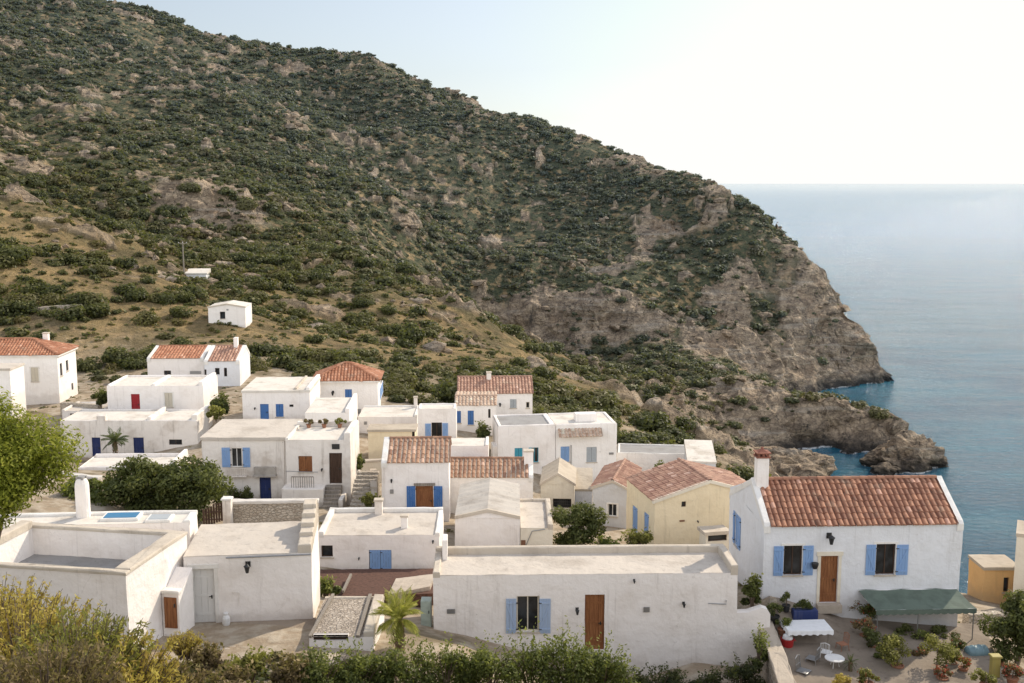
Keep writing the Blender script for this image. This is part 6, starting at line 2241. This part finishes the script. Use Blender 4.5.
# odds and ends by the store house
c = st_.O + st_.U * ((st_.pix('F', 227.5, 620)[0])) + st_.Vv * -.35
g = thing('jar', 'white glazed storage jar standing by the store house wall', 'jar', c)
m = MB(); m.lathe([(.13, 0), (.16, .1), (.165, .32), (.12, .42), (.09, .45), (.10, .5)], (0, 0, .02), 14); m.build('body', M['whitemetal'], g)
m = MB(); m.lathe([(.11, .5), (.11, .54), (.04, .57)], (0, 0, .025), 12); m.build('lid', M['whitemetal'], g)
c = st_.O + st_.U * ((st_.pix('F', 190.5, 620)[0])) + st_.Vv * -.3
g = thing('gas_bottle', 'dusty blue gas bottle beside the plain white door', 'gas bottle', c)
m = MB(); m.lathe([(.12, 0), (.14, .04), (.14, .4), (.10, .5), (.03, .54)], (0, 0, .02), 14); M['dustblue'] = m_plain('dusty_blue_metal', (.20, .25, .33), .5); m.build('body', M['dustblue'], g)
m = MB(); m.lathe([(.09, .52), (.09, .62), (.07, .62), (.07, .53)], (0, 0, .02), 12); m.build('collar', M['dustblue'], g)
c = HS['front'].O + HS['front'].U * -.35 + HS['front'].Vv * .6
zc_ = at(429, 620, c.y).z
g = thing('meter_cabinet', 'pale green metal cabinet at the left corner of the long white house', 'cabinet', (c.x, c.y, zc_))
M['palegreen'] = m_plain('pale_green_metal', (.40, .47, .42), .5)
m = MB(); m.rough_box(-.22, -.25, -1.0, .24, .25, 1.0, .4, .003); m.build('body', M['palegreen'], g)
m = MB(); m.box(-.19, -.275, .05, .2, -.253, .95); d_ = m.build('door', M['palegreen'], g); m = MB(); m.box(.12, -.3, .42, .16, -.276, .55); m.build('handle', M['metal'], d_)

# alley between the old white house and the ridged tile roof house
g = thing('alley_steps', 'worn stone steps climbing the alley beside the ridged tile roof house', 'steps', at(361, 505, 69))
m = MB()
for k in range(9):
    m.rough_box(-.75 + .05 * math.sin(k), .42 * k, -1.2, .75, .42 * k + .46, .16 * k, .4, .03)
m.build('treads', M['stone'], g)
wall_run('alley_wall', 'crumbling cream wall lining the alley left of the ridged tile roof house', [at(374, 488, 70), at(373, 470, 75)], .35, 'oldwhite', 'coping', 2.5)
wall_run('alley_wall', 'low pale wall across the top of the stepped alley', [at(352, 462, 79), at(382, 460, 80)], .35, 'cream', 'coping', 2.2)
for k, (px, py, Y, r, hh, mt, lab) in enumerate([(356, 470, 76, .7, .9, M_DARKL, 'dark shrub beside the top of the stepped alley'), (371, 506, 68, .6, .6, M_OLIVE, 'small yellowish shrub at the foot of the stepped alley')]):
    shrub_at('garden_shrub', lab, 'shrub', at(px, py, Y), (r, r, hh), 1500, .09, mt, 400 + k)
wall_run('terrace_wall', 'low rough stone wall in front of the orange hipped house', [at(62, 402, 100), at(100, 405, 98)], .5, 'stone', None, 1.5)
wall_run('terrace_wall', 'low whitewashed wall running behind the dark green trees', [at(60, 474, 72), at(100, 478, 71)], .4, 'white', 'whitecoping', 2)


# pots and plants about the twin houses
for k, (u, lab, mt) in enumerate([(.9, 'brown leaved plant in a pot at the left of the roof above the dark door', M_DRY), (2.0, 'dry reddish plant in a pot on the middle of the roof above the dark door', M_DRY), (3.1, 'dry plant in a pot at the right of the roof above the dark door', M_OLIVE)]):
    potted(lab, 0, 0, .17, .24, (.5, .42), mt, leaf=.07, n=420, seed=500 + k, loc=TW.O + TW.U * u + TW.Vv * (TW.d - .75) + Vector((0, 0, TW.h + .03)))
for k, (px, lab, mt) in enumerate([(213, 'low grey green plant at the foot of the old blue shuttered house', M_OLIVE), (233, 'dark plant at the foot of the old blue shuttered house below its balcony', M_DARKL), (247, 'dark plant left of the blue door under the grey lintel', M_DARKL)]):
    p = at(px, 502, 72.2)
    shrub_at('garden_shrub', lab, 'shrub', p, (.55, .45, .8), 900, .075, mt, 520 + k)


# poles
wall_run('terrace_wall', 'long pale dry stone terrace wall on the grass slope above the orange hipped house', [ghit(-6, 312) + Vector((0, 0, .5)), ghit(40, 311) + Vector((0, 0, .55)), ghit(82, 307) + Vector((0, 0, .45))], .6, 'stone', None, 2.0)


def pole(label, px, pyb, pyt, Y, arms=1):
    Y = ghit(px, pyb).y if Y is None else Y
    c = at(px, pyb, Y); t = at(px, pyt, Y)
    g = thing('utility_pole', label, 'utility pole', c)
    hh = t.z - c.z
    m = MB(); m.tube([(0, 0, -1), (0, 0, hh)], [.16, .10], 8); m.build('shaft', M['greywood'], g)
    for k in range(arms):
        m = MB(); m.beam((-.8, -.1, hh - .4 - .5 * k), (.8, -.1, hh - .4 - .5 * k), .1, .12)
        a = m.build('crossarm', M['greywood'], g)
        for x in (-.7, 0, .7):
            m = MB(); m.lathe([(.05, 0), (.07, .06), (.04, .14)], (x, -.1, hh - .34 - .5 * k), 8); m.build('insulator', M['whitemetal'], a)
    return g


pole('wooden utility pole on the ridge above the lone white hut', 184, 273, 241, None, 1)
pole('thin bare pole at the village edge right of the pale grey building', 712, 464, 441, 102, 0)


# rocks in the sea
def rock(label, px, py, Y, r3, seed, z=None, name='sea_rock', det=5):
    bm = bmesh.new()
    bmesh.ops.create_icosphere(bm, subdivisions=det, radius=1)
    co = np.array([v.co[:] for v in bm.verts])
    s = seed * 13.7
    d = 1 + .28 * fbm(co[:, 0] + s, co[:, 1], co[:, 2], .9, 3) + .22 * ridged(co[:, 0] * 1.0, co[:, 1] + s, co[:, 2], .5, 5, .6)
    P = co * d[:, None] * np.array(r3)
    for v, p in zip(bm.verts, P): v.co = p
    me = bpy.data.meshes.new(name); bm.to_mesh(me); bm.free()
    a = me.attributes.new('rock', 'FLOAT', 'POINT'); a.data.foreach_set('value', np.ones(len(me.vertices), dtype=np.float32))
    me.materials.append(bpy.data.materials['hillside'])
    o = bpy.data.objects.new(name, me); C.objects.link(o)
    c = at(px, py, Y)
    o.location = (c.x, c.y, c.z if z is None else z); o.rotation_euler = (0, 0, random.uniform(-.3, .3))
    return tag(o, label, 'rock')


c = atz(907, 468, 0)
rock('dark craggy rock islet in the sea off the tip of the headland', 908, 468, c.y + 3, (6.6, 5.0, 4.6), 1, z=.3)
c = atz(882, 473, 0); rock('low dark sea rock at the left foot of the islet', 886, 473, c.y, (3.0, 2.4, 1.5), 2, z=.1, det=4)
c = atz(786, 474, 2); rock('rounded dark boulder at the water behind the red roof', 783, 474, c.y, (8.5, 6, 4.6), 3, z=2.0)
c = atz(812, 482, 1); rock('pale sunlit boulder just above the red roof ridge', 806, 482, c.y - 6, (5.0, 4, 3.2), 4, z=1.6, det=4)
